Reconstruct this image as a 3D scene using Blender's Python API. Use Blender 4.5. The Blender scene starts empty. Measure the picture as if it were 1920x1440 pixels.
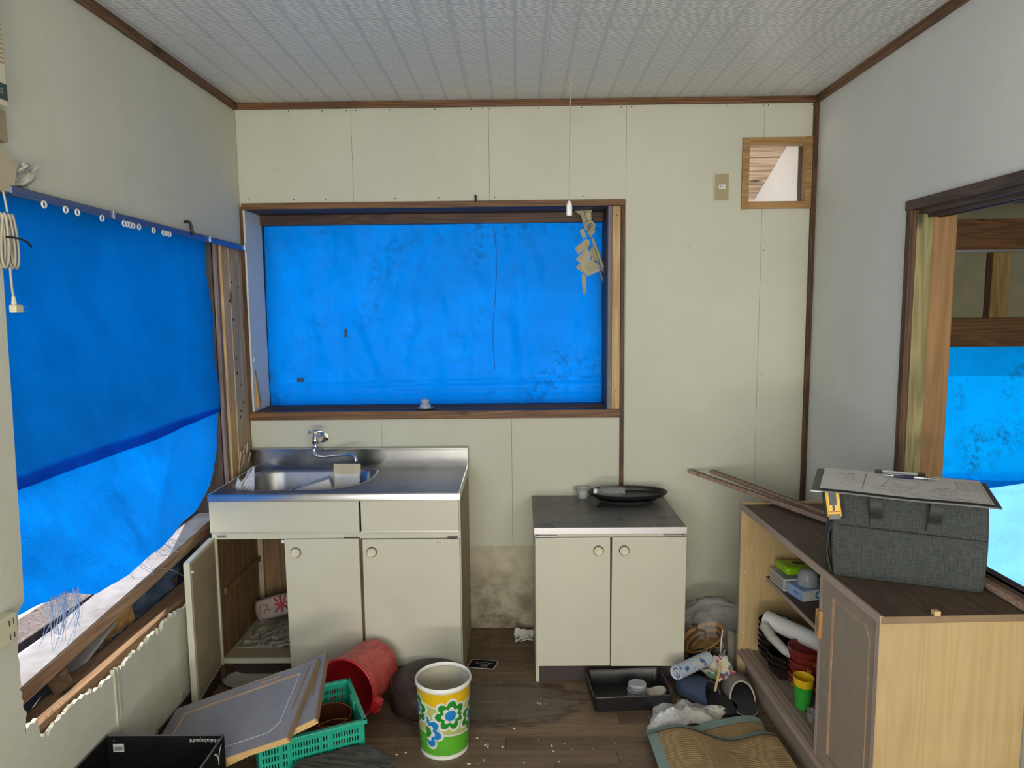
import bpy, bmesh, math, random
from mathutils import Vector, Matrix, noise
from math import sin, cos, pi, radians
random.seed(7)
COL = bpy.context.scene.collection
SC = bpy.context.scene

# ------------------------------------------------------------------ camera
PITCH, YAW, ROLL, FPX = 0.11008214, -0.01070857, -0.00993896, 1319.84
def cam_axes():
    cp, sp = cos(PITCH), sin(PITCH)
    fwd = Vector((0, cp, -sp)); right = Vector((1, 0, 0)); up = Vector((0, sp, cp))
    r = cos(ROLL)*right + sin(ROLL)*up
    u = -sin(ROLL)*right + cos(ROLL)*up
    R = Matrix(((cos(YAW), sin(YAW), 0), (-sin(YAW), cos(YAW), 0), (0, 0, 1)))
    return R @ r, R @ u, R @ fwd
r_, u_, f_ = cam_axes()
cd = bpy.data.cameras.new('camera'); cd.sensor_width = 36; cd.lens = FPX*36/1920
cd.clip_start = 0.05
cam = bpy.data.objects.new('camera', cd); COL.objects.link(cam)
M = Matrix((r_, u_, -f_)).transposed().to_4x4(); M.translation = (0, 0, 1.5156)
cam.matrix_world = M
SC.camera = cam

# ------------------------------------------------------------------ world, sun, daylight
w = bpy.data.worlds.new('daylight'); SC.world = w; w.use_nodes = True
bg = w.node_tree.nodes['Background']
bg.inputs[0].default_value = (0.80, 0.90, 1.0, 1); bg.inputs[1].default_value = 1.75
sl = bpy.data.lights.new('sun', 'SUN'); sl.energy = 6.0; sl.angle = radians(0.6); sl.color = (1, 0.95, 0.87)
so = bpy.data.objects.new('sun', sl); COL.objects.link(so)
so.rotation_euler = Vector((0.13, -0.47, -0.87)).to_track_quat('-Z', 'Y').to_euler()
def area(name, loc, target, sx, sy, energy, col):
    l = bpy.data.lights.new(name, 'AREA'); l.shape = 'RECTANGLE'; l.size = sx; l.size_y = sy
    l.energy = energy; l.color = col
    o = bpy.data.objects.new(name, l); COL.objects.link(o); o.location = loc
    o.rotation_euler = (Vector(target)-Vector(loc)).to_track_quat('-Z', 'Y').to_euler()
    return o
# daylight through the wide garden opening in the rear wall, behind the photographer
area('garden_daylight', (-0.05, -2.55, 1.25), (0, 3, 1.75), 2.0, 1.9, 26, (1.0, 0.985, 0.85))
# low fill lamp, added and aimed upward to brighten the ceiling
area('ceiling_fill_light', (-0.05, -2.50, 0.45), (0, 1.2, 2.4), 2.0, 0.35, 60, (1.0, 0.96, 0.84))
# unseen fill lamps behind the photographer, added to brighten the side walls
area('left_fill_light', (-1.21, -1.2, 1.45), (1.3, 1.9, 1.6), 1.2, 1.0, 32, (0.92, 0.97, 1.0))
area('right_fill_light', (1.28, -1.2, 1.35), (-1.23, 2.0, 1.5), 1.2, 1.2, 32, (1.0, 0.97, 0.84))
# daylight in the neighbouring room, through its own opening on the south side
area('annex_daylight', (2.3, -0.6, 1.3), (2.3, 3.0, 1.2), 1.2, 1.6, 5, (0.9, 0.96, 1.0))

SC.view_settings.view_transform = 'Standard'
SC.view_settings.look = 'None'
SC.view_settings.gamma = 1.0
SC.view_settings.exposure = 0.0
SC.view_settings.use_curve_mapping = False
SC.cycles.max_bounces = 10
SC.cycles.diffuse_bounces = 6
SC.cycles.transmission_bounces = 8
SC.cycles.transparent_max_bounces = 10
SC.cycles.sample_clamp_indirect = 6.0
SC.cycles.caustics_reflective = False
SC.cycles.caustics_refractive = False

# ------------------------------------------------------------------ materials
def srgb(r, g, b):
    f = lambda c: (c/255/12.92) if c/255 <= 0.04045 else ((c/255+0.055)/1.055)**2.4
    return (f(r), f(g), f(b), 1)
class NT:
    def __init__(s, name):
        s.m = bpy.data.materials.new(name); s.m.use_nodes = True
        s.t = s.m.node_tree; s.n = s.t.nodes; s.b = s.n['Principled BSDF']; s.out = s.n['Material Output']
        s._tc = None
    def tc(s, k='Object'):
        if not s._tc: s._tc = s.n.new('ShaderNodeTexCoord')
        return s._tc.outputs[k]
    def lk(s, a, b): s.t.links.new(a, b)
    def put(s, sock, v):
        if hasattr(v, 'is_linked') or isinstance(v, bpy.types.NodeSocket): s.lk(v, sock)
        else: sock.default_value = v
    def mapping(s, vec, scale=(1, 1, 1), rot=(0, 0, 0), loc=(0, 0, 0)):
        n = s.n.new('ShaderNodeMapping'); s.lk(vec, n.inputs[0])
        n.inputs['Scale'].default_value = scale; n.inputs['Rotation'].default_value = rot; s.put(n.inputs['Location'], loc)
        return n.outputs[0]
    def noise(s, vec, scale, detail=3, rough=.55, dist=0):
        n = s.n.new('ShaderNodeTexNoise'); s.lk(vec, n.inputs['Vector'])
        n.inputs['Scale'].default_value = scale; n.inputs['Detail'].default_value = detail
        n.inputs['Roughness'].default_value = rough; n.inputs['Distortion'].default_value = dist
        return n.outputs[0]
    def ramp(s, fac, stops):
        n = s.n.new('ShaderNodeValToRGB'); s.lk(fac, n.inputs[0]); e = n.color_ramp.elements
        while len(e) < len(stops): e.new(.5)
        for i, (p, c) in enumerate(stops):
            e[i].position = p; e[i].color = c if len(c) == 4 else (*c, 1)
        return n.outputs[0]
    def g(s, v): return (v, v, v, 1)
    def mix(s, fac, a, b, mode='MIX'):
        n = s.n.new('ShaderNodeMix'); n.data_type = 'RGBA'; n.blend_type = mode
        s.put(n.inputs[0], fac); s.put(n.inputs[6], a); s.put(n.inputs[7], b); return n.outputs[2]
    def mth(s, op, a, b=0.0, c=None):
        n = s.n.new('ShaderNodeMath'); n.operation = op; s.put(n.inputs[0], a); s.put(n.inputs[1], b)
        if c is not None: s.put(n.inputs[2], c)
        return n.outputs[0]
    def sep(s, vec):
        n = s.n.new('ShaderNodeSeparateXYZ'); s.lk(vec, n.inputs[0]); return n.outputs
    def bump(s, h, strength=.3, dist=.002, normal=None):
        n = s.n.new('ShaderNodeBump'); s.lk(h, n.inputs['Height']); n.inputs['Strength'].default_value = strength
        n.inputs['Distance'].default_value = dist
        if normal: s.lk(normal, n.inputs['Normal'])
        return n.outputs[0]
    def rnd(s):
        n = s.n.new('ShaderNodeObjectInfo'); return n.outputs['Random']
    def set(s, col=None, rough=None, metal=None, normal=None, spec=None, trans=None, ior=None, alpha=None, coat=None):
        b = s.b.inputs
        if col is not None: s.put(b['Base Color'], col)
        if rough is not None: s.put(b['Roughness'], rough)
        if metal is not None: b['Metallic'].default_value = metal
        if normal is not None: s.lk(normal, b['Normal'])
        if spec is not None: b['Specular IOR Level'].default_value = spec
        if trans is not None: b['Transmission Weight'].default_value = trans
        if ior is not None: b['IOR'].default_value = ior
        if alpha is not None: s.put(b['Alpha'], alpha)
        if coat is not None: b['Coat Weight'].default_value = coat
        return s.m
def sc_(c, k): return (min(c[0]*k, 1), min(c[1]*k, 1), min(c[2]*k, 1), 1)
def plain(name, c, rough=.6, metal=0, var=.12, vs=9, bump=.15, bs=120, spec=.5, stain=None, stain_amt=.3):
    t = NT(name); v = t.tc()
    col = t.ramp(t.noise(v, vs, 4), [(.3, sc_(c, 1-var)), (.7, sc_(c, 1+var))])
    if stain:
        f = t.ramp(t.noise(v, 3.1, 6, .65), [(.5, t.g(0)), (.72, t.g(stain_amt))])
        col = t.mix(f, col, stain)
    nrm = t.bump(t.noise(v, bs, 2), bump, .001) if bump else None
    return t.set(col, rough, metal, nrm, spec)
def wood(name, c1, c2, axis='x', rough=.6, scale=1.0, knots=True, bump=.25, spec=.4, fine=.5):
    t = NT(name); v = t.tc()
    s = {'x': (.8, 14, 14), 'y': (14, .8, 14), 'z': (14, 14, .8)}[axis]
    s = tuple(k*scale for k in s)
    off = t.n.new('ShaderNodeCombineXYZ'); r = t.rnd()
    for i in range(3): t.lk(t.mth('MULTIPLY', r, 7.3+i*3), off.inputs[i])
    mv = t.mapping(v, s, loc=off.outputs[0])
    n1 = t.noise(mv, 1.0, 3, .5, .6)
    ring = t.mth('ABSOLUTE', t.mth('SUBTRACT', t.mth('MULTIPLY', t.mth('FRACT', t.mth('MULTIPLY', n1, 9)), 2), 1))
    n2 = t.noise(t.mapping(v, tuple(k*5 for k in s)), 1.6, 3, .6)
    f = t.mth('ADD', t.mth('MULTIPLY', ring, 1-fine), t.mth('MULTIPLY', n2, fine))
    col = t.ramp(f, [(.15, c1), (.8, c2)])
    big = t.ramp(t.noise(v, 2.3*scale, 3), [(.3, t.g(.78)), (.7, t.g(1.12))])
    col = t.mix(1.0, col, big, 'MULTIPLY')
    if knots:
        ks = {'x': (3, 9, 9), 'y': (9, 3, 9), 'z': (9, 9, 3)}[axis]
        vo = t.n.new('ShaderNodeTexVoronoi'); t.lk(t.mapping(v, ks, loc=off.outputs[0]), vo.inputs['Vector']); vo.inputs['Scale'].default_value = .9
        k = t.ramp(vo.outputs['Distance'], [(.05, t.g(1)), (.13, t.g(0))])
        col = t.mix(k, col, sc_(c1, .35))
    return t.set(col, rough, 0, t.bump(f, bump, .0012), spec)
def clear(name, tint=(.95, .97, .97, 1), rough=.08, haze=.25, hazecol=(.8, .82, .82, 1), blend=.25):
    t = NT(name)
    tr = t.n.new('ShaderNodeBsdfTransparent'); tr.inputs[0].default_value = tint
    gl = t.n.new('ShaderNodeBsdfGlossy'); gl.inputs['Roughness'].default_value = rough
    df = t.n.new('ShaderNodeBsdfTranslucent'); df.inputs[0].default_value = hazecol
    d2 = t.n.new('ShaderNodeBsdfDiffuse'); d2.inputs[0].default_value = hazecol
    ad = t.n.new('ShaderNodeMixShader'); ad.inputs[0].default_value = .5; t.lk(df.outputs[0], ad.inputs[1]); t.lk(d2.outputs[0], ad.inputs[2])
    m1 = t.n.new('ShaderNodeMixShader'); m1.inputs[0].default_value = haze; t.lk(tr.outputs[0], m1.inputs[1]); t.lk(ad.outputs[0], m1.inputs[2])
    fr = t.n.new('ShaderNodeLayerWeight'); fr.inputs[0].default_value = blend
    m2 = t.n.new('ShaderNodeMixShader'); t.lk(fr.outputs['Fresnel'], m2.inputs[0]); t.lk(m1.outputs[0], m2.inputs[1]); t.lk(gl.outputs[0], m2.inputs[2])
    t.lk(m2.outputs[0], t.out.inputs[0]); return t.m
def tarp_mat(name, col, stains=0.0, dirt=.25):
    t = NT(name); v = t.tc()
    big = t.noise(v, 2.6, 5, .6)
    c = t.ramp(big, [(.28, sc_(col, .66)), (.72, sc_(col, 1.08))])  # random tone variation stands in for shading of the folds
    if stains:
        s1 = t.noise(v, 3.0, 2); s2 = t.noise(v, 26, 6, .75)
        k = t.mth('MULTIPLY', t.ramp(s1, [(.50, t.g(0)), (.66, t.g(1))]), t.ramp(s2, [(.47, t.g(0)), (.60, t.g(1))]))
        c = t.mix(t.mth('MULTIPLY', k, stains), c, (.004, .03, .06, 1))
    we = t.mth('ADD', t.noise(t.mapping(v, (40, 40, 900)), 1, 2), t.noise(t.mapping(v, (700, 700, 30)), 1, 2))
    wr = t.noise(v, 11, 5, .6, 1.2)
    nrm = t.bump(we, .22, .002, t.bump(wr, .22, .02))
    c = t.mix(t.ramp(we, [(.7, t.g(0)), (1.3, t.g(.35))]), c, sc_(col, .6))
    tl = t.n.new('ShaderNodeBsdfTranslucent'); t.lk(c, tl.inputs[0]); t.lk(nrm, tl.inputs['Normal'])
    df = t.n.new('ShaderNodeBsdfPrincipled'); t.lk(t.mix(.5, c, sc_(col, .6)), df.inputs['Base Color']); df.inputs['Roughness'].default_value = .42
    df.inputs['Specular IOR Level'].default_value = .22; t.lk(nrm, df.inputs['Normal'])
    mx = t.n.new('ShaderNodeMixShader'); mx.inputs[0].default_value = .22
    t.lk(tl.outputs[0], mx.inputs[1]); t.lk(df.outputs[0], mx.inputs[2]); t.lk(mx.outputs[0], t.out.inputs[0])
    return t.m
def thin(name, c, tl=.3, rough=.7):
    """paper / thin plastic, partly translucent"""
    t = NT(name); v = t.tc()
    col = t.ramp(t.noise(v, 14, 4), [(.3, sc_(c, .88)), (.7, sc_(c, 1.06))])
    t.set(col, rough)
    a = t.n.new('ShaderNodeBsdfTranslucent'); t.lk(col, a.inputs[0])
    mx = t.n.new('ShaderNodeMixShader'); mx.inputs[0].default_value = tl
    t.lk(t.b.outputs[0], mx.inputs[1]); t.lk(a.outputs[0], mx.inputs[2]); t.lk(mx.outputs[0], t.out.inputs[0])
    return t.m
def paper_print(name, base, inks, scale, amt=.9, thresh=.56):
    t = NT(name); v = t.tc()
    col = t.ramp(t.noise(v, 10, 3), [(.3, sc_(base, .85)), (.7, sc_(base, 1.05))])
    for i, ink in enumerate(inks):
        n = t.noise(t.mapping(v, scale, loc=(i*3.1, i*1.7, i)), 1, 3, .6)
        col = t.mix(t.mth('MULTIPLY', t.ramp(n, [(thresh, t.g(0)), (thresh+.02, t.g(1))]), amt), col, ink)
    return t.set(col, .75)

MT = {}
def wall_paper(name, base, dirt, amount, yellow=.25):
    t = NT(name); v = t.tc()
    col = t.ramp(t.noise(v, 1.6, 4), [(.3, sc_(base, .94)), (.7, sc_(base, 1.05))])
    sp = t.ramp(t.noise(v, 60, 2), [(.70, t.g(0)), (.76, t.g(amount))])
    col = t.mix(sp, col, dirt)
    st = t.ramp(t.noise(t.mapping(v, (3, 3, .6)), 1.2, 5, .6), [(.52, t.g(0)), (.75, t.g(yellow))])
    col = t.mix(st, col, (.50, .44, .28, 1))
    z = t.sep(v)[2]
    low = t.mth('MULTIPLY', t.ramp(z, [(.0, t.g(1)), (.55, t.g(0))]), t.ramp(t.noise(v, 9, 6, .7), [(.35, t.g(0)), (.65, t.g(amount*1.3))]))
    col = t.mix(low, col, dirt)
    return t.set(col, .62, 0, t.bump(t.noise(v, 330, 2), .30, .0015), .35)
MT['wall'] = wall_paper('woven_white_wallpaper', (.545, .535, .43, 1), (.25, .2, .13, 1), .35)
MT['wall_r'] = wall_paper('woven_white_wallpaper_right', (.64, .64, .60, 1), (.25, .2, .13, 1), .25, .1)
MT['wall_l'] = wall_paper('woven_white_wallpaper_left', (.60, .59, .50, 1), (.3, .24, .15, 1), .3)
MT['board'] = wall_paper('bare_speckled_board', (.52, .47, .34, 1), (.12, .09, .05, 1), .75, .4)
MT['plaster'] = plain('broken_gypsum', (.36, .33, .26, 1), .9, var=.2, bump=.6)
def ceiling_mat():
    t = NT('embossed_ceiling_paper'); v = t.tc()
    x, y, z = t.sep(v)
    def band(c, wd):
        f = t.mth('ABSOLUTE', t.mth('SUBTRACT', t.mth('FRACT', t.mth('ADD', t.mth('MULTIPLY', c, 10), .05)), .5))
        return t.ramp(f, [(.5-wd-.01, t.g(0)), (.5-wd+.01, t.g(1))])
    bx = band(x, .055); by = band(y, .03)
    wv = t.n.new('ShaderNodeTexWave'); t.lk(t.mapping(v, (1, 1, 1), (0, 0, radians(66))), wv.inputs['Vector'])
    wv.inputs['Scale'].default_value = 27; wv.inputs['Distortion'].default_value = 3.0; wv.inputs['Detail'].default_value = 2; wv.inputs['Detail Scale'].default_value = 1.5
    ridge = t.ramp(wv.outputs['Fac'], [(.35, t.g(0)), (.75, t.g(1))])
    keep = t.mth('SUBTRACT', 1, t.mth('MAXIMUM', bx, t.mth('MULTIPLY', by, .7)))
    h = t.mth('MULTIPLY', ridge, keep)
    col = t.mix(h, (.52, .53, .54, 1), (.80, .79, .72, 1))  # ridge highlights painted in as cream over grey
    return t.set(col, .34, 0, t.bump(h, .6, .003), .5)
MT['ceil'] = ceiling_mat()
def floor_mat(name, c1, c2):
    t = NT(name); v = t.tc()
    r = t.rnd()
    off = t.n.new('ShaderNodeCombineXYZ'); t.lk(t.mth('MULTIPLY', r, 9), off.inputs[0]); t.lk(t.mth('MULTIPLY', r, 5), off.inputs[1])
    g1 = t.noise(t.mapping(v, (2.5, 40, 1), loc=off.outputs[0]), 1, 5, .65, .4)
    g2 = t.noise(t.mapping(v, (6, 160, 1), loc=off.outputs[0]), 1, 3)
    col = t.ramp(t.mth('ADD', t.mth('MULTIPLY', g1, .6), t.mth('MULTIPLY', g2, .4)), [(.33, c1), (.66, c2)])
    tone = t.ramp(r, [(0, t.g(.68)), (1, t.g(1.25))]); col = t.mix(1, col, tone, 'MULTIPLY')
    # worn grey patch where the print has rubbed away, between bin and gas stand
    x, y, z = t.sep(v)
    dx = t.mth('MULTIPLY', t.mth('ADD', x, .10), 2.9); dy = t.mth('MULTIPLY', t.mth('SUBTRACT', y, 2.56), 6.5)
    d = t.mth('ADD', t.mth('MULTIPLY', dx, dx), t.mth('MULTIPLY', dy, dy))
    d = t.mth('ADD', d, t.mth('MULTIPLY', t.mth('SUBTRACT', t.noise(t.mapping(v, (5, 26, 1)), 1, 5, .7), .5), 2.6))
    worn = t.ramp(d, [(.45, t.g(.75)), (.95, t.g(0))])
    edge = t.ramp(d, [(.55, t.g(0)), (.8, t.g(.75)), (1.0, t.g(0))])
    col = t.mix(worn, col, (.135, .118, .095, 1)); col = t.mix(edge, col, (.035, .025, .016, 1))
    sc2 = t.ramp(t.noise(t.mapping(v, (3.5, 30, 1), loc=(4, 1, 0)), 1, 6, .7), [(.60, t.g(0)), (.68, t.g(.6))])
    col = t.mix(sc2, col, (.03, .022, .015, 1))
    dust = t.ramp(t.noise(v, 7, 6, .7), [(.45, t.g(0)), (.8, t.g(.35))])
    col = t.mix(dust, col, (.20, .17, .13, 1))
    return t.set(col, .5, 0, t.bump(g2, .15, .001), .35)
MT['floor'] = floor_mat('printed_wood_floor', (.095, .060, .036, 1), (.225, .148, .092, 1))
MT['trimx'] = wood('brown_trim_wood_x', (.075, .034, .014, 1), (.22, .105, .042, 1), 'x', .5, spec=.3)
MT['trimy'] = wood('brown_trim_wood_y', (.075, .034, .014, 1), (.20, .098, .045, 1), 'y', .5, spec=.3)
MT['trimz'] = wood('dark_trim_wood_z', (.04, .018, .009, 1), (.13, .06, .028, 1), 'z', .5, spec=.3)
MT['darkx'] = wood('dark_stained_wood_x', (.03, .016, .010, 1), (.11, .052, .03, 1), 'x', .55)
MT['darky'] = wood('dark_stained_wood_y', (.04, .026, .019, 1), (.10, .066, .048, 1), 'y', .55)
MT['darkz'] = wood('dark_stained_wood_z', (.02, .012, .009, 1), (.06, .035, .028, 1), 'z', .55)
MT['stud'] = wood('pale_stud_wood', (.40, .24, .09, 1), (.62, .42, .20, 1), 'z', .6)
MT['post'] = wood('corner_post_wood', (.32, .22, .12, 1), (.58, .42, .25, 1), 'z', .75, .9)
MT['postgrey'] = wood('weathered_grey_plank', (.10, .075, .07, 1), (.24, .19, .18, 1), 'z', .85)
MT['annexz'] = wood('annex_post_wood', (.21, .105, .035, 1), (.31, .17, .065, 1), 'z', .6, .7)
MT['annexx'] = wood('annex_beam_wood', (.13, .055, .018, 1), (.27, .125, .045, 1), 'x', .6, .7)
MT['annexstud'] = wood('annex_stud_wood', (.28, .15, .04, 1), (.50, .31, .11, 1), 'z', .6, .7)
MT['greenwood'] = wood('treated_jamb_wood', (.16, .13, .045, 1), (.31, .26, .11, 1), 'z', .6, .8)
MT['ventwood'] = wood('vent_frame_wood', (.23, .12, .04, 1), (.42, .24, .09, 1), 'x', .6)
MT['railwood'] = wood('wall_rail_wood', (.17, .095, .05, 1), (.33, .195, .10, 1), 'y', .8)
MT['beamwood'] = wood('sill_beam_wood', (.20, .11, .06, 1), (.42, .27, .17, 1), 'y', .8)
MT['beamtop'] = plain('white_painted_weathered_board', (.30, .28, .29, 1), .8, var=.18, vs=20, stain=(.10, .07, .06, 1), stain_amt=.6)
MT['annexpanel'] = plain('annex_beige_board', (.30, .27, .16, 1), .8, var=.1, bump=.3)
MT['soffit'] = wood('soffit_plank', (.24, .15, .10, 1), (.62, .48, .36, 1), 'x', .8)
MT['white_ext'] = plain('white_outside_wall', (.88, .88, .88, 1), .8, var=.02)
MT['bounce_ground'] = plain('pale_bounce_ground', (.72, .69, .64, 1), .9, var=.15)
MT['core'] = plain('tan_backing', (.30, .22, .10, 1), .8)
MT['concrete'] = plain('outside_ground', (.20, .17, .14, 1), .9, var=.3)
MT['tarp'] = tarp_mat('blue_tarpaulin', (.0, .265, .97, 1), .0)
MT['tarp_l'] = tarp_mat('blue_tarpaulin_shaded', (.0, .150, .56, 1), .0)  # doubled upper left sheet, eave shade put into the darker blue
MT['tarp_s'] = tarp_mat('blue_tarpaulin_mouldy', (.0, .24, .88, 1), .6)
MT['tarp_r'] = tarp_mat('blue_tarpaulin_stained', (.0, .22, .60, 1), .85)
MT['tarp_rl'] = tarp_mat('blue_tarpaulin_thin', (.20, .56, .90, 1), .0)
MT['tarp_dark'] = plain('grey_blue_sheet', (.05, .075, .13, 1), .7, var=.3, vs=6)
MT['cream'] = plain('cream_melamine', (.54, .515, .415, 1), .32, var=.03, vs=4, bump=.03, spec=.45, stain=(.42, .36, .24, 1), stain_amt=.14)
MT['cream_edge'] = plain('cream_edge', (.52, .51, .40, 1), .4, var=.06)
MT['ply'] = wood('cabinet_plywood', (.13, .07, .028, 1), (.23, .135, .06, 1), 'z', .7, .6)
MT['plytan'] = plain('tan_hardboard', (.30, .24, .15, 1), .7, var=.12)
MT['kick'] = plain('dark_brown_kickboard', (.045, .03, .028, 1), .5, var=.2)
def steel(name, rough, base=(.55, .55, .56, 1), dirt=.3, brushed='x'):
    t = NT(name); v = t.tc()
    n = t.noise(t.mapping(v, (4, 160, 160) if brushed == 'x' else (160, 4, 160)), 1, 2)
    st = t.noise(v, 8, 6, .7)
    col = t.mix(t.ramp(st, [(.5, t.g(0)), (.75, t.g(dirt))]), base, (.16, .13, .11, 1))
    ro = t.mth('ADD', rough, t.mth('MULTIPLY', st, .12))
    return t.set(col, ro, 1, t.bump(n, .06, .0005))
MT['steel'] = steel('stainless_steel', .15, (.46, .45, .44, 1))
MT['steel_top'] = steel('dusty_stainless_steel', .44, (.21, .20, .205, 1), .65)
MT['steel_bowl'] = steel('basin_stainless_steel', .26, (.42, .42, .43, 1), .4)
MT['chrome'] = NT('chrome').set((.75, .75, .76, 1), .08, 1)
MT['gas_top'] = None
def gas_top():
    t = NT('stained_gas_stand_top'); v = t.tc()
    s = t.noise(v, 12, 6, .72); s2 = t.noise(v, 34, 4, .7)
    col = t.ramp(t.noise(v, 4, 4), [(.3, (.11, .10, .095, 1)), (.7, (.20, .185, .175, 1))])
    col = t.mix(t.ramp(s, [(.56, t.g(0)), (.66, t.g(.8))]), col, (.045, .03, .025, 1))
    col = t.mix(t.ramp(s2, [(.64, t.g(0)), (.72, t.g(.7))]), col, (.05, .022, .018, 1))
    return t.set(col, .42, .35, t.bump(s, .2, .001))
MT['gas_top'] = gas_top()
MT['alu'] = NT('dull_aluminium').set((.62, .58, .60, 1), .4, 1)
MT['white_pl'] = plain('white_plastic', (.72, .71, .66, 1), .4, var=.05, bump=0)
MT['ivory'] = plain('ivory_plastic', (.60, .56, .40, 1), .45, var=.05, bump=0)
MT['tan_pl'] = plain('tan_plate', (.36, .28, .16, 1), .5, var=.05, bump=0)
MT['black'] = plain('black_plastic', (.012, .012, .013, 1), .35, var=.2, bump=0)
MT['blackmat'] = plain('black_card', (.006, .006, .007, 1), .8, var=.3, vs=20, bump=0, spec=.12)
MT['rubber'] = plain('dark_rubber', (.015, .015, .015, 1), .8)
MT['red_pl'] = NT('x').m
def red_mat():
    t = NT('faded_red_plastic'); v = t.tc()
    z = t.sep(v)[2]
    col = t.ramp(t.noise(t.mapping(v, (40, 40, 3)), 1, 4), [(.3, (.36, .035, .030, 1)), (.7, (.56, .11, .085, 1))])
    return t.set(col, .45, 0, None, .4)
MT['red_pl'] = red_mat()
MT['red_in'] = plain('red_plastic_inside', (.42, .012, .020, 1), .4, var=.1, bump=0)
MT['lacq_b'] = plain('black_lacquer', (.012, .008, .007, 1), .12, var=.2, bump=0)
MT['lacq_r'] = plain('red_lacquer', (.20, .022, .015, 1), .16, var=.2, bump=0)
MT['lacq_br'] = plain('brown_lacquer', (.10, .025, .015, 1), .18, var=.2, bump=0)
MT['gold'] = NT('gold_print').set((.50, .28, .06, 1), .35, .6)
MT['green_cr'] = plain('green_crate_plastic', (.012, .33, .22, 1), .42, var=.07, bump=0)
MT['greyprint'] = plain('grey_mdf_door', (.235, .225, .235, 1), .6, var=.08, vs=18, bump=.1)
MT['brownprint'] = plain('brown_grey_mdf', (.27, .215, .165, 1), .6, var=.06, vs=18, bump=.1)
MT['mdf_edge'] = plain('mdf_edge', (.23, .155, .085, 1), .7, var=.15)
MT['groove'] = wood('pale_groove_wood', (.50, .29, .16, 1), (.66, .42, .26, 1), 'x', .6, knots=False)
MT['edgeband'] = plain('yellow_edge_band', (.62, .40, .17, 1), .5, var=.05, bump=0)
MT['pinkband'] = plain('pinkish_edge_band', (.36, .27, .22, 1), .5, var=.06, bump=0)
MT['oak'] = wood('pale_oak_print', (.43, .295, .135, 1), (.51, .36, .18, 1), 'z', .5, .8, knots=False, bump=.06, fine=.6)
MT['oak_dull'] = wood('pale_oak_print_inside', (.46, .31, .14, 1), (.55, .385, .19, 1), 'z', .5, .8, knots=False, bump=.06, fine=.6)
MT['topbrown'] = wood('brown_cabinet_top', (.070, .046, .032, 1), (.125, .085, .058, 1), 'y', .65, 1.5, knots=False, bump=.1)
MT['orangewood'] = wood('orange_wood_handle', (.42, .20, .06, 1), (.60, .32, .11, 1), 'z', .4, knots=False)
MT['stick'] = wood('brown_moulding_stick', (.24, .145, .10, 1), (.46, .32, .25, 1), 'x', .55, 1.5)
MT['stickdark'] = plain('dark_groove_brown', (.06, .028, .016, 1), .6)
MT['slab'] = wood('dark_grey_board', (.018, .017, .015, 1), (.085, .078, .066, 1), 'x', .85, 2.0, knots=False, bump=.7)
MT['paper'] = thin('white_paper', (.66, .65, .62, 1), .15)
MT['paper_dirty'] = paper_print('dirty_patterned_cloth', (.44, .42, .37, 1), [(.16, .13, .11, 1), (.28, .25, .3, 1)], (60, 60, 60), .6, .60)
MT['paper_lite'] = paper_print('pale_patterned_cloth', (.60, .59, .60, 1), [(.30, .31, .42, 1), (.35, .32, .3, 1)], (50, 50, 50), .6, .60)
MT['cardwhite'] = plain('white_card', (.62, .60, .56, 1), .7, var=.08, bump=0)
MT['newsprint'] = paper_print('newsprint', (.36, .33, .25, 1), [(.07, .065, .06, 1)], (60, 18, 60), .7, .54)
MT['goldpaper'] = thin('cream_paper', (.52, .46, .31, 1), .08)
MT['straw'] = plain('straw', (.36, .27, .17, 1), .8)
MT['yellow'] = plain('yellow_plastic', (.75, .47, .01, 1), .4, var=.05, bump=0)
MT['green_pl'] = plain('green_plastic', (.03, .33, .03, 1), .4, var=.05, bump=0)
MT['lime'] = plain('lime_wrapper', (.25, .48, .01, 1), .3, var=.2, vs=20, bump=.5, bs=40)
MT['tealgrey'] = plain('grey_teal_label', (.035, .06, .06, 1), .5, bump=0)
MT['teal'] = plain('teal_plastic', (.01, .24, .24, 1), .4, bump=0)
MT['blue_ink'] = plain('blue_ink', (.02, .19, .38, 1), .5, bump=0)
MT['bluebox'] = plain('pale_blue_card', (.26, .38, .62, 1), .55, var=.04, bump=0)
MT['navy'] = plain('navy_felt', (.03, .045, .085, 1), .85, var=.2, bump=.5)
MT['navy_in'] = plain('black_insole', (.013, .013, .016, 1), .85, var=.2, bump=.5)
MT['beigefelt'] = plain('beige_slipper_cloth', (.22, .19, .165, 1), .9, var=.12, vs=30, bump=.6)
MT['grey_in'] = plain('charcoal_insole', (.035, .033, .036, 1), .85, bump=.3)
MT['beigepipe'] = plain('beige_piping', (.40, .36, .30, 1), .8)
MT['bamboo'] = plain('bamboo_strip', (.36, .19, .07, 1), .55, var=.3, vs=30, bump=.2)
MT['bamboo_d'] = plain('dark_bamboo', (.12, .06, .025, 1), .55, var=.3)
MT['orange'] = plain('orange_plastic', (.55, .12, .02, 1), .4, bump=0)
def bag_mat():
    t = NT('charcoal_woven_fabric'); v = t.tc()
    a = t.noise(t.mapping(v, (900, 900, 25)), 1, 2); b = t.noise(t.mapping(v, (30, 30, 700)), 1, 2)
    f = t.mth('ADD', t.mth('MULTIPLY', a, .5), t.mth('MULTIPLY', b, .5))
    col = t.ramp(f, [(.35, (.022, .025, .024, 1)), (.65, (.085, .092, .086, 1))])
    return t.set(col, .85, 0, t.bump(f, .4, .001), .2)
MT['bag'] = bag_mat()
MT['webbing'] = plain('black_webbing', (.016, .016, .017, 1), .6, var=.3, vs=50)
MT['graph'] = plain('grey_clipboard_plastic', (.095, .095, .095, 1), .45, bump=0)
MT['sheet'] = plain('drawing_paper', (.74, .73, .71, 1), .7, var=.03, bump=0)
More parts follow.
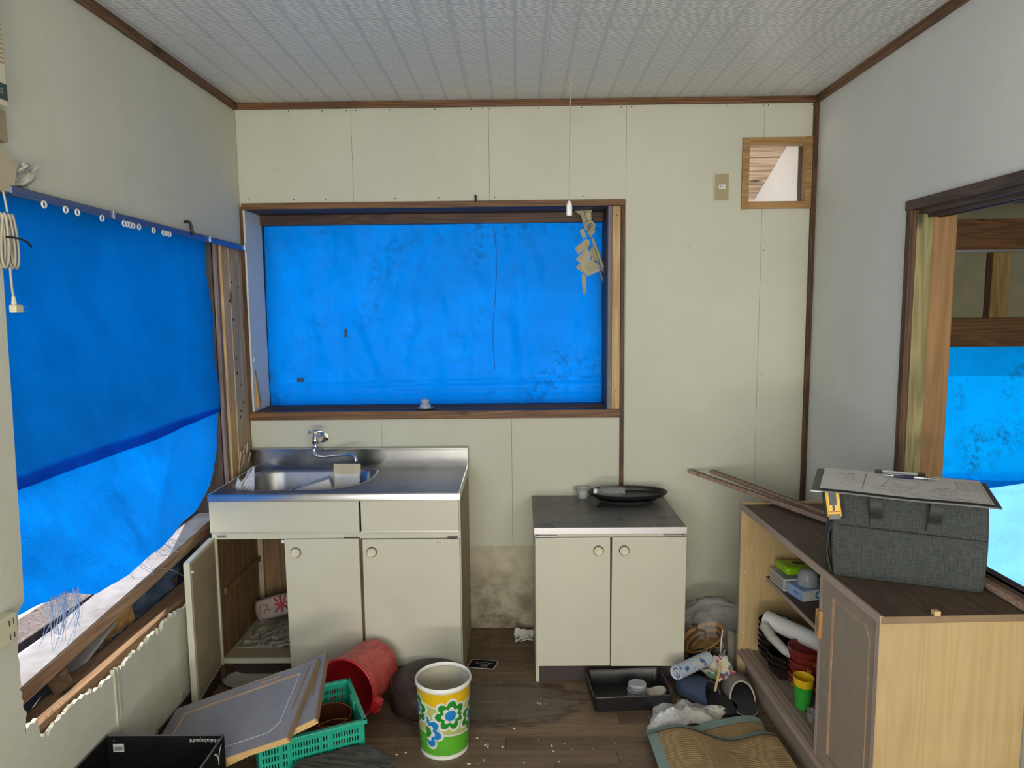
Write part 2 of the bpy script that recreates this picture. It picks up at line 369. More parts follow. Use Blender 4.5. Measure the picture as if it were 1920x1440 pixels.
MT['pencil'] = plain('pencil_grey', (.16, .16, .17, 1), .8, bump=0)
MT['penblue'] = NT('navy_pen').set((.012, .018, .07, 1), .25)
MT['silver'] = NT('silver').set((.62, .62, .63, 1), .25, 1)
MT['tapeyel'] = NT('tape_yellow').set((.72, .42, .01, 1), .35)
def rush():
    t = NT('woven_rush'); v = t.tc('UV')
    x, y, z = t.sep(v)
    rows = t.mth('ABSOLUTE', t.mth('SUBTRACT', t.mth('FRACT', t.mth('MULTIPLY', y, 75)), .5))
    strands = t.mth('ABSOLUTE', t.mth('SUBTRACT', t.mth('FRACT', t.mth('MULTIPLY', x, 42)), .5))
    h = t.mth('MULTIPLY', t.ramp(rows, [(.05, t.g(1)), (.5, t.g(.15))]), t.ramp(strands, [(.0, t.g(1)), (.5, t.g(.75))]))
    col = t.ramp(t.noise(t.mapping(v, (6, 90, 1)), 1, 4), [(.3, (.27, .175, .075, 1)), (.7, (.44, .30, .15, 1))])
    col = t.mix(t.ramp(h, [(.0, t.g(.6)), (.5, t.g(0))]), col, (.10, .062, .026, 1))
    return t.set(col, .7, 0, t.bump(h, .6, .002), .3)
MT['rush'] = rush()
MT['matborder'] = plain('grey_green_mat_border', (.19, .265, .245, 1), .8, var=.12, bump=.4, bs=400)
MT['plastic_bag'] = clear('clear_plastic_bag', (1, 1, 1, 1), .14, .30, (.95, .95, .93, 1), .08)
MT['clear'] = clear('clear_plastic', (.95, .96, .96, 1), .06, .22, (.95, .96, .95, 1))
MT['frost'] = clear('frosted_plastic', (.97, .98, .98, 1), .15, .55, (.95, .96, .95, 1))
MT['dark_leather'] = None
def leather():
    t = NT('dark_brown_vinyl'); v = t.tc()
    n = t.noise(v, 9, 5, .65, 1.0)
    col = t.ramp(n, [(.3, (.022, .012, .010, 1)), (.75, (.065, .036, .028, 1))])
    du = t.ramp(t.noise(v, 22, 5, .7), [(.5, t.g(0)), (.75, t.g(.45))]); col = t.mix(du, col, (.10, .088, .072, 1))
    return t.set(col, .5, 0, t.bump(n, .7, .006), .4)
MT['dark_leather'] = leather()
MT['cable'] = plain('ivory_cable', (.42, .38, .28, 1), .5, bump=0)
MT['greyjamb'] = plain('grey_jamb', (.16, .13, .15, 1), .6)
MT['railblue'] = NT('blue_grey_steel_rail').set((.13, .17, .32, 1), .32, .75)
MT['lidblue'] = plain('pale_lid', (.34, .35, .38, 1), .45, var=.08, bump=0)
MT['lidwhite'] = plain('cream_lid', (.46, .43, .38, 1), .45, var=.08, bump=0)
MT['redink'] = plain('red_ink', (.50, .02, .05, 1), .6, bump=0)
MT['blackink'] = plain('black_ink', (.02, .02, .02, 1), .6, bump=0)
MT['whiteink'] = plain('white_ink', (.62, .62, .60, 1), .6, bump=0)
MT['redfade'] = plain('faded_red_ink', (.42, .06, .06, 1), .6, bump=0)
MT['ricebag'] = plain('rice_bag_plastic', (.40, .33, .30, 1), .4, var=.1, bump=.2, bs=30)
MT['dirtfloor'] = plain('dark_void', (.03, .022, .018, 1), .9)
MT['splinter'] = wood('splintered_wood', (.30, .20, .12, 1), (.55, .43, .30, 1), 'z', .8)
MT['patch'] = plain('tarp_patch', (.02, .05, .12, 1), .5, bump=0)
# ------------------------------------------------------------------ building helpers
def box(bm, x0, x1, y0, y1, z0, z1, mtx=None):
    vs = [bm.verts.new((x, y, z)) for x in (x0, x1) for y in (y0, y1) for z in (z0, z1)]
    for f in ((0,1,3,2),(4,6,7,5),(0,4,5,1),(2,3,7,6),(0,2,6,4),(1,5,7,3)):
        bm.faces.new([vs[i] for i in f])
    if mtx:
        for v in vs: v.co = mtx @ v.co
    return vs
def B(x0, x1, y0, y1, z0, z1, mtx=None):
    bm = bmesh.new(); box(bm, x0, x1, y0, y1, z0, z1, mtx); return bm
def beam(p, q, w, h, up=(0, 0, 1)):
    """rectangular bar from p to q, w across, h along up"""
    bm = bmesh.new(); beam_in(bm, p, q, w, h, up); return bm
def beam_in(bm, p, q, w, h, up=(0, 0, 1)):
    p, q, up = Vector(p), Vector(q), Vector(up)
    d = (q-p).normalized(); s = d.cross(up).normalized(); u = s.cross(d)
    vs = []
    for c in (p, q):
        for a, b in ((-1,-1),(1,-1),(1,1),(-1,1)):
            vs.append(bm.verts.new(c + s*(a*w/2) + u*(b*h/2)))
    for f in ((3,2,1,0),(4,5,6,7),(0,1,5,4),(1,2,6,5),(2,3,7,6),(3,0,4,7)):
        bm.faces.new([vs[i] for i in f])
def lathe(prof, n=40, mtx=None, bm=None, uv=False, cap0=True, cap1=False, sx=1, sy=1):
    bm = bm or bmesh.new(); rings = []
    for r, z in prof:
        ring = []
        for i in range(n):
            a = 2*pi*i/n; co = Vector((r*cos(a)*sx, r*sin(a)*sy, z))
            ring.append(bm.verts.new(mtx @ co if mtx else co))
        rings.append(ring)
    fs = []
    for k in range(len(rings)-1):
        for i in range(n):
            j = (i+1) % n
            fs.append((bm.faces.new((rings[k][i], rings[k][j], rings[k+1][j], rings[k+1][i])), k, i))
    if cap0: bm.faces.new(rings[0][::-1])
    if cap1: bm.faces.new(rings[-1])
    if uv:
        L = bm.loops.layers.uv.new('UVMap')
        for f, k, i in fs:
            for lp, (kk, ii) in zip(f.loops, ((k,i),(k,i+1),(k+1,i+1),(k+1,i))):
                lp[L].uv = (ii/n, prof[kk][1])
    return bm
def tube(pts, r, n=8, bm=None, closed=False, cap=True):
    bm = bm or bmesh.new(); pts = [Vector(p) for p in pts]; N = len(pts); rings = []
    prev = None
    for i, p in enumerate(pts):
        if closed: d = pts[(i+1) % N]-pts[i-1]
        else: d = pts[min(i+1, N-1)]-pts[max(i-1, 0)]
        d.normalize()
        if prev is None:
            a = Vector((0,0,1)) if abs(d.z) < .9 else Vector((1,0,0)); s = d.cross(a).normalized()
        else:
            s = (prev - d*prev.dot(d)).normalized()
        prev = s; t = d.cross(s)
        rr = r[i] if isinstance(r, (list, tuple)) else r
        rings.append([bm.verts.new(p + (s*cos(2*pi*k/n)+t*sin(2*pi*k/n))*rr) for k in range(n)])
    for i in range(N if closed else N-1):
        a, b = rings[i], rings[(i+1) % N]
        for k in range(n): bm.faces.new((a[k], a[(k+1) % n], b[(k+1) % n], b[k]))
    if cap and not closed: bm.faces.new(rings[0][::-1]); bm.faces.new(rings[-1])
    return bm
def spline(pts, k=6):
    """Catmull-Rom through pts"""
    P = [Vector(p) for p in pts]; P = [P[0]*2-P[1]]+P+[P[-1]*2-P[-2]]; out = []
    for i in range(1, len(P)-2):
        for j in range(k):
            t = j/k; a, b, c, d = P[i-1:i+3]
            out.append(.5*((2*b)+(c-a)*t+(2*a-5*b+4*c-d)*t*t+(3*b-a-3*c+d)*t**3))
    out.append(P[-2]); return out
def prism(poly, fn, d0, d1, bm=None):
    """extrude 2-D polygon: fn(u, v, d) -> 3-D"""
    bm = bm or bmesh.new()
    a = [bm.verts.new(fn(u, v, d0)) for u, v in poly]; b = [bm.verts.new(fn(u, v, d1)) for u, v in poly]
    f1 = bm.faces.new(a); f2 = bm.faces.new(b[::-1]); n = len(poly)
    for i in range(n): bm.faces.new((a[i], b[i], b[(i+1) % n], a[(i+1) % n]))
    bm.normal_update(); bmesh.ops.triangulate(bm, faces=[f1, f2]); bmesh.ops.recalc_face_normals(bm, faces=bm.faces[:])
    return bm
def sheet(fn, nu, nv, bm=None, thick=0, uv=False):
    bm = bm or bmesh.new()
    g = [[bm.verts.new(fn(i/nu, j/nv)) for j in range(nv+1)] for i in range(nu+1)]
    L = bm.loops.layers.uv.new('UVMap') if uv else None
    fs = []
    for i in range(nu):
        for j in range(nv):
            f = bm.faces.new((g[i][j], g[i+1][j], g[i+1][j+1], g[i][j+1])); fs.append(f)
            if uv:
                for lp, (a, b) in zip(f.loops, ((i,j),(i+1,j),(i+1,j+1),(i,j+1))): lp[L].uv = (a/nu, b/nv)
    bm.normal_update()
    if thick: bmesh.ops.solidify(bm, geom=fs, thickness=thick)
    return bm
def fbm(x, y, z=0, s=1.0, o=3): return noise.fractal(Vector((x*s, y*s, z*s+3.3)), .9, 2.1, o)
_N = {}
def obj(name, bm, m, parent=None, world=True, bev=0, smooth=None, local=False):
    """link bm as ONE mesh object; world-built meshes are shifted into an unrotated parent's frame"""
    bm.normal_update()
    if bev: bmesh.ops.bevel(bm, geom=[e for e in bm.edges if e.is_manifold and e.calc_face_angle(0) > .5], offset=bev, segments=2, affect='EDGES', profile=.6)
    bmesh.ops.recalc_face_normals(bm, faces=bm.faces[:])
    me = bpy.data.meshes.new(name); bm.to_mesh(me); bm.free()
    mm = m if isinstance(m, bpy.types.Material) else MT[m]
    me.materials.append(mm)
    o = bpy.data.objects.new(name, me); COL.objects.link(o)
    if parent:
        o.parent = parent
        if world:
            top = parent
            while top.parent: top = top.parent
            me.transform(Matrix.Translation(-top.location))
    if smooth is not None:
        for p in me.polygons: p.use_smooth = True
        me.set_sharp_from_angle(angle=radians(smooth))
    return o
def tag(o, label, cat, group=None):
    o['label'] = label; o['category'] = cat
    if group: o['group'] = group
    return o
def thing(name, label, cat, loc=(0,0,0), rot=(0,0,0), group=None):
    o = bpy.data.objects.new(name, None); COL.objects.link(o); o.empty_display_size = .05
    o.location = loc; o.rotation_euler = rot
    return tag(o, label, cat, group)
def single(name, bm, m, label, cat, group=None, **k):
    """a thing that is one mesh, its origin moved to its base"""
    o = obj(name, bm, m, None, **k)
    cs = [v.co for v in o.data.vertices]
    c = Vector((sum(v.x for v in cs)/len(cs), sum(v.y for v in cs)/len(cs), min(v.z for v in cs)))
    o.data.transform(Matrix.Translation(-c)); o.location = c
    return tag(o, label, cat, group)
def struct(name, loc=(0,0,0)):
    o = bpy.data.objects.new(name, None); COL.objects.link(o); o.location = loc; o['kind'] = 'structure'; return o
def sobj(name, bm, m, **k):
    o = obj(name, bm, m, None, **k); o['kind'] = 'structure'; return o
def dup(src, loc=None, rot=None, label=None, group=None):
    r = src.copy(); COL.objects.link(r)
    if loc is not None: r.location = loc
    if rot is not None: r.rotation_euler = rot
    if label: r['label'] = label
    if group: r['group'] = group
    for ch in list(src.children):
        c = ch.copy(); COL.objects.link(c); c.parent = r
        for g in list(ch.children):
            d = g.copy(); COL.objects.link(d); d.parent = c
    return r
def text_bm(txt, size, mtx, extrude=.0002, align='CENTER'):
    cu = bpy.data.curves.new('t', 'FONT'); cu.body = txt; cu.size = size; cu.extrude = extrude
    cu.align_x = align; cu.align_y = 'CENTER'; cu.resolution_u = 3
    ob = bpy.data.objects.new('t', cu); COL.objects.link(ob)
    dg = bpy.context.evaluated_depsgraph_get(); me = bpy.data.meshes.new_from_object(ob.evaluated_get(dg))
    bm = bmesh.new(); bm.from_mesh(me); bmesh.ops.transform(bm, matrix=mtx, verts=bm.verts[:])
    bpy.data.objects.remove(ob); bpy.data.curves.remove(cu); bpy.data.meshes.remove(me)
    return bm
def frame(o, x, y):
    """4x4 matrix with origin o, x axis x, y axis y (both made orthonormal)"""
    x = Vector(x).normalized(); y = Vector(y); y = (y - x*y.dot(x)).normalized(); z = x.cross(y)
    m = Matrix((x, y, z)).transposed().to_4x4(); m.translation = o; return m

# ------------------------------------------------------------------ room shell
XL, XR, YB, ZC = -1.235, 1.305, 3.18, 2.406
YR = -2.6
# window 1 hole: x -1.22..0.455, z 1.02..1.965 ; vent hole x 0.995..1.275 z 1.945..2.218
WX0, WX1, WZ0, WZ1 = -1.225, .455, 1.02, 1.965
VX0, VX1, VZ0, VZ1 = .998, 1.272, 1.948, 2.216
# floor: long boards near the rear, printed strips where the photo shows them
fl = struct('floor')
base = obj('subfloor', B(XL-.05, 1.45, YR, YB+.05, -.06, -.012), 'dirtfloor', fl)
rng = random.Random(3)
y = 1.90; row = 0
while y < YB:
    y1 = min(y+.0735, YB); x = XL-.05-rng.random()*.4
    while x < XR+.02:
        x1 = x+rng.choice((.38, .46, .46, .60, .9))
        a, b = max(x, XL-.05), min(x1, XR+.02)
        if b-a > .01:
            dz = rng.uniform(-.0006, .0006)
            obj('floor_strip', B(a+.0006, b-.0006, y+.0005, y1-.0005, -.012, dz), 'floor', fl)
        x = x1
    y = y1
y = YR
while y < 1.899:
    y1 = min(y+.2205, 1.90)
    obj('floor_board', B(XL-.05, XR+.02, y+.0006, y1-.0006, -.012, 0), 'floor', fl)
    y = y1

# back wall: structural core behind, paper covered panels in front
wb = struct('wall_back')
bm = bmesh.new()
for r in ((-1.36, WX0, -.1, 2.5), (WX0, WX1, -.1, WZ0), (WX0, WX1, WZ1, 2.5), (WX1, VX0, -.1, 2.5),
          (VX0, VX1, -.1, VZ0), (VX0, VX1, VZ1, 2.5), (VX1, 1.42, -.1, 2.5)):
    box(bm, r[0], r[1], YB+.012, YB+.072, r[2], r[3])
obj('wall_core', bm, 'core', wb)
def rects_minus(x0, x1, z0, z1, hole):
    hx0, hx1, hz0, hz1 = hole
    if hx1 <= x0 or hx0 >= x1 or hz1 <= z0 or hz0 >= z1: return [(x0, x1, z0, z1)]
    out = []
    if hz0 > z0: out.append((x0, x1, z0, hz0))
    if hz1 < z1: out.append((x0, x1, hz1, z1))
    a, b = max(z0, hz0), min(z1, hz1)
    if hx0 > x0: out.append((x0, hx0, a, b))
    if hx1 < x1: out.append((hx1, x1, a, b))
    return out
g = .0006
def back_panel(x0, x1, z0, z1, m='wall', y0=YB):
    bm = bmesh.new()
    for r in rects_minus(x0+g, x1-g, z0+g, z1-g, (VX0, VX1, VZ0, VZ1)):
        box(bm, r[0], r[1], y0, YB+.012, r[2], r[3])
    bmesh.ops.remove_doubles(bm, verts=bm.verts[:], dist=1e-5)
    obj('wall_panel', bm, m, wb)
for x0, x1 in ((XL, -.727), (-.727, -.125), (-.125, .476)): back_panel(x0, x1, WZ1, ZC)
for x0, x1 in ((XL, -.635), (-.635, -.038), (-.038, .460)): back_panel(x0, x1, .404, WZ0)
back_panel(.460, .476, 0.0, WZ1)
back_panel(.476, 1.076, 0.0, ZC); back_panel(1.076, XR+.01, 0.0, ZC)
for x0, x1 in ((XL, -.635), (-.635, .20), (.20, .460)): back_panel(x0, x1, 0.004, .404, 'board', YB+.003)
# small nail heads along the sheet edges
bm = bmesh.new()
for x in (-1.2, -1.0, -.86, -.74, -.71, -.55, -.35, -.2, -.14, -.11, .1, .28, .46, .49, .7, .9, 1.06, 1.09, 1.28):
    for z in ((2.372,) if rng.random() < .3 else (2.372, 1.995) if x < .47 else (2.372, 1.75, 1.2)):
        lathe([(.0028, 0), (.002, .0012)], 8, Matrix.Translation((x+rng.uniform(-.01, .01), YB, z)) @ Matrix.Rotation(pi/2, 4, 'X'), bm, cap1=True)
o = obj('nail_head', bm, 'stickdark', wb); o['kind'] = 'stuff'

# left wall: panels around a long broken opening y 1.70..3.17, z .43..1.80
wl = struct('wall_left')
bm = bmesh.new()
for q in ((YR, -1.85, -.1, 2.5), (-1.85, -.55, -.1, .92), (-1.85, -.55, 1.98, 2.5), (-.55, 1.62, -.1, 2.5)): box(bm, XL-.115, XL-.013, *q)
box(bm, XL-.115, XL-.013, 1.62, YB+.115, 1.803, 2.5)
obj('wall_core', bm, 'core', wl)
FL = lambda y, z, d: Vector((XL-d, y, z))
def jag(a, b, n, amp, seed):
    r = random.Random(seed); out = []
    for i in range(n+1):
        t = i/n; dx, dy = b[0]-a[0], b[1]-a[1]; l = math.hypot(dx, dy) or 1
        k = r.uniform(-amp, amp)
        out.append((a[0]+dx*t-dy/l*k, a[1]+dy*t+dx/l*k))
    return out
ztop = lambda y: 1.815-(y-1.72)*.017
def upper(y0, y1):
    poly = [(y0+g, ztop(y0)), (y1-g, ztop(y1)), (y1-g, ZC), (y0+g, ZC)]
    obj('wall_panel', prism(poly, FL, 0, .012), 'wall_l', wl)
upper(1.929, 2.471); upper(2.471, 2.966); upper(2.966, YB)
# piece over the opening's near end, its lower corner torn away
poly = [(1.716, 2.15), (1.716, 1.91), (1.735, 1.875), (1.752, 1.86), (1.765, 1.835), (1.80, 1.83), (1.825, ztop(1.82)), (1.929-g, ztop(1.929)), (1.929-g, ZC), (1.716, ZC)]
obj('wall_panel', prism(poly, FL, 0, .012), 'wall_l', wl)
# near full height panel with a broken edge
edge = jag((1.700, 1.80), (1.668, .80), 6, .0015, 5) + jag((1.640, .78), (1.630, .60), 7, .004, 6) + jag((1.628, .59), (1.640, .51), 7, .004, 8)
poly = [(-.55, 0.10), (1.6312, .10), (1.6312, .46)] + edge[::-1] + [(1.70, 1.90), (1.716-g, 1.91), (1.716-g, ZC), (-.55, ZC)]
obj('wall_panel', prism(poly, FL, 0, .012), 'wall_l', wl)
for q in ((YR, -1.85, .1, ZC), (-1.85, -.55, .1, .92), (-1.85, -.55, 1.98, ZC)): obj('wall_panel', prism([(q[0], q[2]), (q[1]-g, q[2]), (q[1]-g, q[3]), (q[0], q[3])], FL, 0, .012), 'wall_l', wl)
# low panels under the opening, tops broken off
for y0, y1, sd in ((1.632, 2.004, 2), (2.034, 3.16, 4)):
    n = 44 if sd == 2 else 140
    r = random.Random(sd); top = []
    for i in range(n+1):
        t = i/n; yy = y0+(y1-y0)*t
        top.append((yy+r.uniform(-.004, .004) if 0 < i < n else yy, .432+.020*fbm(yy, sd, 0, 4)+r.uniform(-.006, .006)+(r.uniform(-.02, 0) if r.random() < .25 else 0)+(.045 if yy < 1.68 else 0)))
    poly = [(y0, .10), (y1, .10)] + top[::-1]
    obj('wall_panel', prism(poly, FL, 0, .011), 'wall_l', wl)
    obj('panel_core', prism([(a, b-.006 if b > .2 else b) for a, b in poly], FL, .011, .016), 'plaster', wl)
for y0 in (2.004, 2.021):
    obj('joint_strip', prism([(y0+.001, .10), (y0+.0125, .10), (y0+.0125, .43), (y0+.001, .435)], FL, -.004, .010), 'cream_edge', wl, bev=.001)
# loose plaster flakes at the breaks
for i, (yy, zz, s) in enumerate(((2.40, .125, .02), (2.21, .105, .018))):
    pl_ = [(yy+s*cos(a)*random.uniform(.6, 1.2), zz+s*sin(a)*random.uniform(.5, 1.1)) for a in [k*2*pi/7 for k in range(7)]]
    obj('plaster_flake', prism(pl_, FL, -.006, .001), 'plaster', wl)
sobj('baseboard_left', B(XL-.012, XL+.006, YR, YB, 0, .10), 'kick')

# right wall with a wide hatch y 1.0..2.385, z .735..1.825
wr = struct('wall_right')
HY0, HY1, HZ0, HZ1 = .95, 2.385, .757, 1.822
bm = bmesh.new()
XC = XR+.062
for r in ((YR, -1.85, -.1, 2.5), (-1.85, -.55, 1.98, 2.5), (-1.85, -.55, -.1, .72), (-.55, HY0, -.1, 2.5), (HY0, HY1, -.1, HZ0-.075), (HY0, HY1, HZ1, 2.5), (HY1, YB+.115, -.1, 2.5)):
    box(bm, XR+.012, XC, r[0], r[1], r[2], r[3])
obj('wall_core', bm, 'core', wr)
for y0, y1 in ((YR, -1.85), (-.55, -.05), (-.05, .55), (.55, 1.16), (1.16, 1.763), (1.763, 2.363), (2.363, 2.906), (2.906, YB)):
    bm = bmesh.new()
    hole = (HY0, HY1, HZ0, HZ1)
    for r in rects_minus(y0+g, y1-g, 0, ZC, hole): box(bm, XR, XR+.012, r[0], r[1], r[2], r[3])
    bmesh.ops.remove_doubles(bm, verts=bm.verts[:], dist=1e-5)
    obj('wall_panel', bm, 'wall_r', wr)
for z0, z1 in ((0, .72), (1.98, ZC)): obj('wall_panel', B(XR, XR+.012, -1.85+g, -.55-g, z0, z1), 'wall_r', wr)
# rear wall with the garden opening that lights the room
we = struct('wall_rear')
bm = bmesh.new()
for r in ((-1.36, -1.08, -.1, 2.5), (.98, 1.42, -.1, 2.5), (-1.08, .98, 2.22, 2.5), (-1.08, .98, -.1, .28)):
    box(bm, r[0], r[1], YR-.1, YR, r[2], r[3])
obj('wall_panel', bm, 'wall', we)
# ceiling boards
ce = struct('ceiling')
x = XL-.01
xs = [XL-.005, -.803, -.498, -.194, .110, .413, .717, 1.02, XR+.012]
for i in range(len(xs)-1):
    y = YR + (.45 if i % 2 else 0)
    ys = [YR] + ([YR+.45] if i % 2 else []) 
    ys += [v for v in (-1.69, -.78, .13, 1.04, 1.85 if i % 2 else 1.95, 2.455 if i % 2 else 2.76, YB) if v > ys[-1]]
    for a, b in zip(ys, ys[1:]):
        obj('ceiling_board', B(xs[i]+.0003, xs[i+1]-.0003, a+.0003, b-.0003, ZC, ZC+.009), 'ceil', ce)
# roof over everything, overhangs sized to shade the tarps, falling to a back eave
bm = bmesh.new()
box(bm, -1.47, 3.6, -3.0, 3.25, 2.47, 2.53)
ro = struct('house_roof')
obj('roof_slab', bm, 'concrete', ro)
ez = lambda y: 2.273-.406*(y-3.504)
yy = 3.25
while yy < 4.12:
    y1 = yy+.115
    bm = bmesh.new()
    vs = []
    for xx in (-1.47, 3.6):
        for a in (yy+.006, y1-.002):
            for dz in (0, .02): vs.append(bm.verts.new((xx, a, ez(a)+dz)))
    for f in ((0,1,3,2),(4,6,7,5),(0,4,5,1),(2,3,7,6),(0,2,6,4),(1,5,7,3)): bm.faces.new([vs[i] for i in f])
    obj('soffit_plank', bm, 'soffit', ro)
    yy = y1
bm = bmesh.new()
prism([(3.25, 2.53), (4.14, ez(4.14)+.05), (4.14, ez(4.14)+.022), (3.25, ez(3.25)+.022)], lambda u, v, d: Vector((d, u, v)), -1.47, 3.6, bm)
obj('roof_slope', bm, 'concrete', ro)

# trims
sobj('trim_1', B(XL, XR, YB-.016, YB, ZC-.027, ZC), 'trimx', bev=.002)
sobj('trim_2', B(XL, XL+.018, YR, YB-.016, ZC-.030, ZC), 'trimy', bev=.002)
sobj('trim_3', B(XR-.018, XR, YR, YB-.016, ZC-.030, ZC), 'trimy', bev=.002)
sobj('trim_4', B(XR-.020, XR, YB-.020, YB, 0, ZC-.027), 'trimz', bev=.002)

# window 1: recess behind the sink, closed with a blue tarpaulin
w1 = struct('window_1')
obj('top_casing', B(XL+.012, .472, YB-.016, YB+.01, 1.951, 1.978), 'trimx', w1, bev=.0015)
obj('side_casing', B(.455, .472, YB-.012, YB+.01, .655, 1.951), 'trimz', w1, bev=.0015)
obj('bottom_casing', B(XL, .455, YB-.014, YB+.01, 1.008, 1.045), 'trimx', w1, bev=.0015)
obj('sill', B(WX0, .455, YB+.0, 3.46, 1.03, 1.046), 'darkx', w1)
obj('sill_groove', B(WX0+.02, .44, YB+.06, YB+.075, 1.046, 1.050), 'darkx', w1)
obj('sill_groove', B(WX0+.02, .44, YB+.12, YB+.135, 1.046, 1.050), 'darkx', w1)
obj('head_board', B(WX0, .455, YB+.0, 3.46, 1.951, 1.972), 'darkx', w1)
obj('lintel', B(WX0, .455, 3.365, 3.41, 1.905, 1.951), 'darkx', w1, bev=.002)
obj('side_board', B(WX0-.004, WX0+.010, YB, 3.385, 1.046, 1.951), 'wall_r', w1)
obj('left_casing', B(WX0-.012, WX0+.002, YB-.008, YB+.006, 1.046, 1.951), 'trimz', w1)
obj('bay_cheek', B(-1.30, WX0-.004, 3.24, 3.47, 1.0, 2.0), 'darkz', w1)
obj('bay_cheek', B(-1.30, WX0+.010, 3.384, 3.47, 1.0, 2.0), 'darkz', w1)
obj('bay_cheek', B(.452, .52, 3.24, 3.47, 1.0, 2.0), 'darkz', w1)
obj('side_jamb', B(.398, .455, 3.222, 3.46, 1.046, 1.951), 'darkz', w1)
obj('grey_jamb_strip', B(.400, .4165, YB+.004, YB+.045, 1.046, 1.951), 'greyjamb', w1)
obj('jamb_stud', B(.4175, .454, YB-.003, YB+.04, 1.046, 1.951), 'stud', w1, bev=.002)
def screws(pts, parent, ax, m='stickdark'):
    for p in pts:
        rot = {'y': Matrix.Rotation(pi/2, 4, 'X'), 'x': Matrix.Rotation(pi/2, 4, 'Y')}[ax]
        obj('screw_hole', lathe([(.004, -.001), (.003, .001)], 10, Matrix.Translation(p) @ rot, cap1=True), m, parent)
screws([(.436, YB-.003, z) for z in (1.91, 1.52, 1.13)], w1, 'y')

# vent (window 2), a square open hole with a raw timber frame
w2 = struct('window_2')
for r in ((.982, 1.012, 1.930, 2.234), (1.258, 1.288, 1.930, 2.236)):
    obj('frame_board', B(r[0], r[1], YB-.012, YB+.034, r[2], r[3]), 'ventwood', w2, bev=.0015)
for z0, z1 in ((1.931, 1.962), (2.203, 2.234)):
    obj('frame_board', B(1.012, 1.258, YB-.012, YB+.034, z0, z1), 'ventwood', w2, bev=.0015)
obj('stop_strip', B(1.255, 1.275, YB+.034, YB+.072, 1.95, 2.215), 'trimz', w2)

# hatch (door 1 position) casing and the annex room behind it
d1 = struct('window_3')
obj('head_casing', B(XR-.012, XR+.014, HY0, HY1+.03, HZ1-.004, HZ1+.028), 'darky', d1, bev=.002)
obj('side_casing', B(XR-.010, XR+.012, HY1-.004, HY1+.024, HZ0-.1, HZ1-.004), 'trimz', d1, bev=.002)
obj('jamb_board', B(XR+.012, XC+.003, HY1-.006, HY1+.012, HZ0-.1, HZ1), 'greenwood', d1, bev=.002)
obj('head_board', B(XR+.014, XR+.125, HY0, HY1, HZ1-.018, HZ1), 'darky', d1)
for dx in (.045, .082):
    obj('track_rib', B(XR+dx, XR+dx+.012, HY0, HY1, HZ1-.030, HZ1-.018), 'darky', d1)
obj('sill_board', B(XR-.004, XR+.040, HY0, HY1, HZ0-.080, HZ0), 'darky', d1, bev=.002)
obj('sill_front', B(XR-.030, XR-.004, HY0, HY1-.1, .7315, .750), 'stick', d1, bev=.003)
sobj('trim_5', B(1.373, 1.463, 2.402, 2.50, -.1, 2.47), 'annexz', bev=.004)   # annex post beside the hatch
YA = 3.83
wa = struct('wall_annex')
bm = bmesh.new()
box(bm, 1.30, 3.5, YA+.02, YA+.13, 1.30, 2.5); box(bm, 1.30, 1.42, YB+.072, YA+.02, -.1, 2.5)
box(bm, 1.30, 1.50, YA+.02, YA+.13, -.1, 1.30); box(bm, 3.3, 3.5, YA+.02, YA+.13, -.1, 1.3)
obj('wall_core', bm, 'white_ext', wa)
obj('annex_panel', B(1.42, 2.53, YA+.006, YA+.02, 1.35, 1.82), 'annexpanel', wa)
obj('annex_panel', B(2.60, 3.5, YA+.006, YA+.02, 1.35, 1.82), 'annexpanel', wa)
obj('annex_panel', B(1.42, 3.5, YA+.006, YA+.02, 1.90, 2.45), 'annexpanel', wa)
obj('upper_beam', B(1.42, 3.5, YA-.02, YA+.02, 1.79, 1.947), 'annexx', wa, bev=.003)
obj('steel_strip', B(1.42, 3.5, YA-.024, YA+.0, 1.775, 1.788), 'alu', wa)
obj('lower_beam', B(1.42, 3.5, YA-.02, YA+.03, 1.273, 1.428), 'annexx', wa, bev=.003)
obj('annex_stud', B(2.524, 2.618, YA-.014, YA+.02, 1.428, 1.775), 'annexstud', wa, bev=.003)
obj('annex_stud', B(2.500, 2.522, YA-.004, YA+.02, 1.428, 1.775), 'trimz', wa)
obj('tie_beam', beam((1.42, 3.30, 2.03), (3.5, 3.30, 2.03), .10, .13), 'annexx', wa, bev=.003)
obj('annex_ceiling_board', B(1.42, 3.5, -1.0, 3.9, 2.30, 2.32), 'annexx', wa)
obj('annex_side', B(3.5, 3.6, -1.0, 3.96, -.1, 2.47), 'annexpanel', wa)
obj('annex_ground', B(1.41, 3.6, -1.0, 3.96, -.16, -.10), 'concrete', wa)
sobj('ground', B(-9, -1.35, -6, 3.3, -.45, -.40), 'dirtfloor')
sobj('ground', B(-9, 9, 3.3, 14, -.45, -.40), 'bounce_ground')  # unseen pale ground, added to bounce sunlight onto the window tarp
# ------------------------------------------------------------------ tarpaulins
def lerp_pts(pts, t):
    """piecewise-smooth interpolation of (x, y) list"""
    if t <= pts[0][0]: return pts[0][1]
    for (a, ya), (b, yb) in zip(pts, pts[1:]):
        if t <= b:
            k = (t-a)/(b-a); k = k*k*(3-2*k); return ya+(yb-ya)*k
    return pts[-1][1]
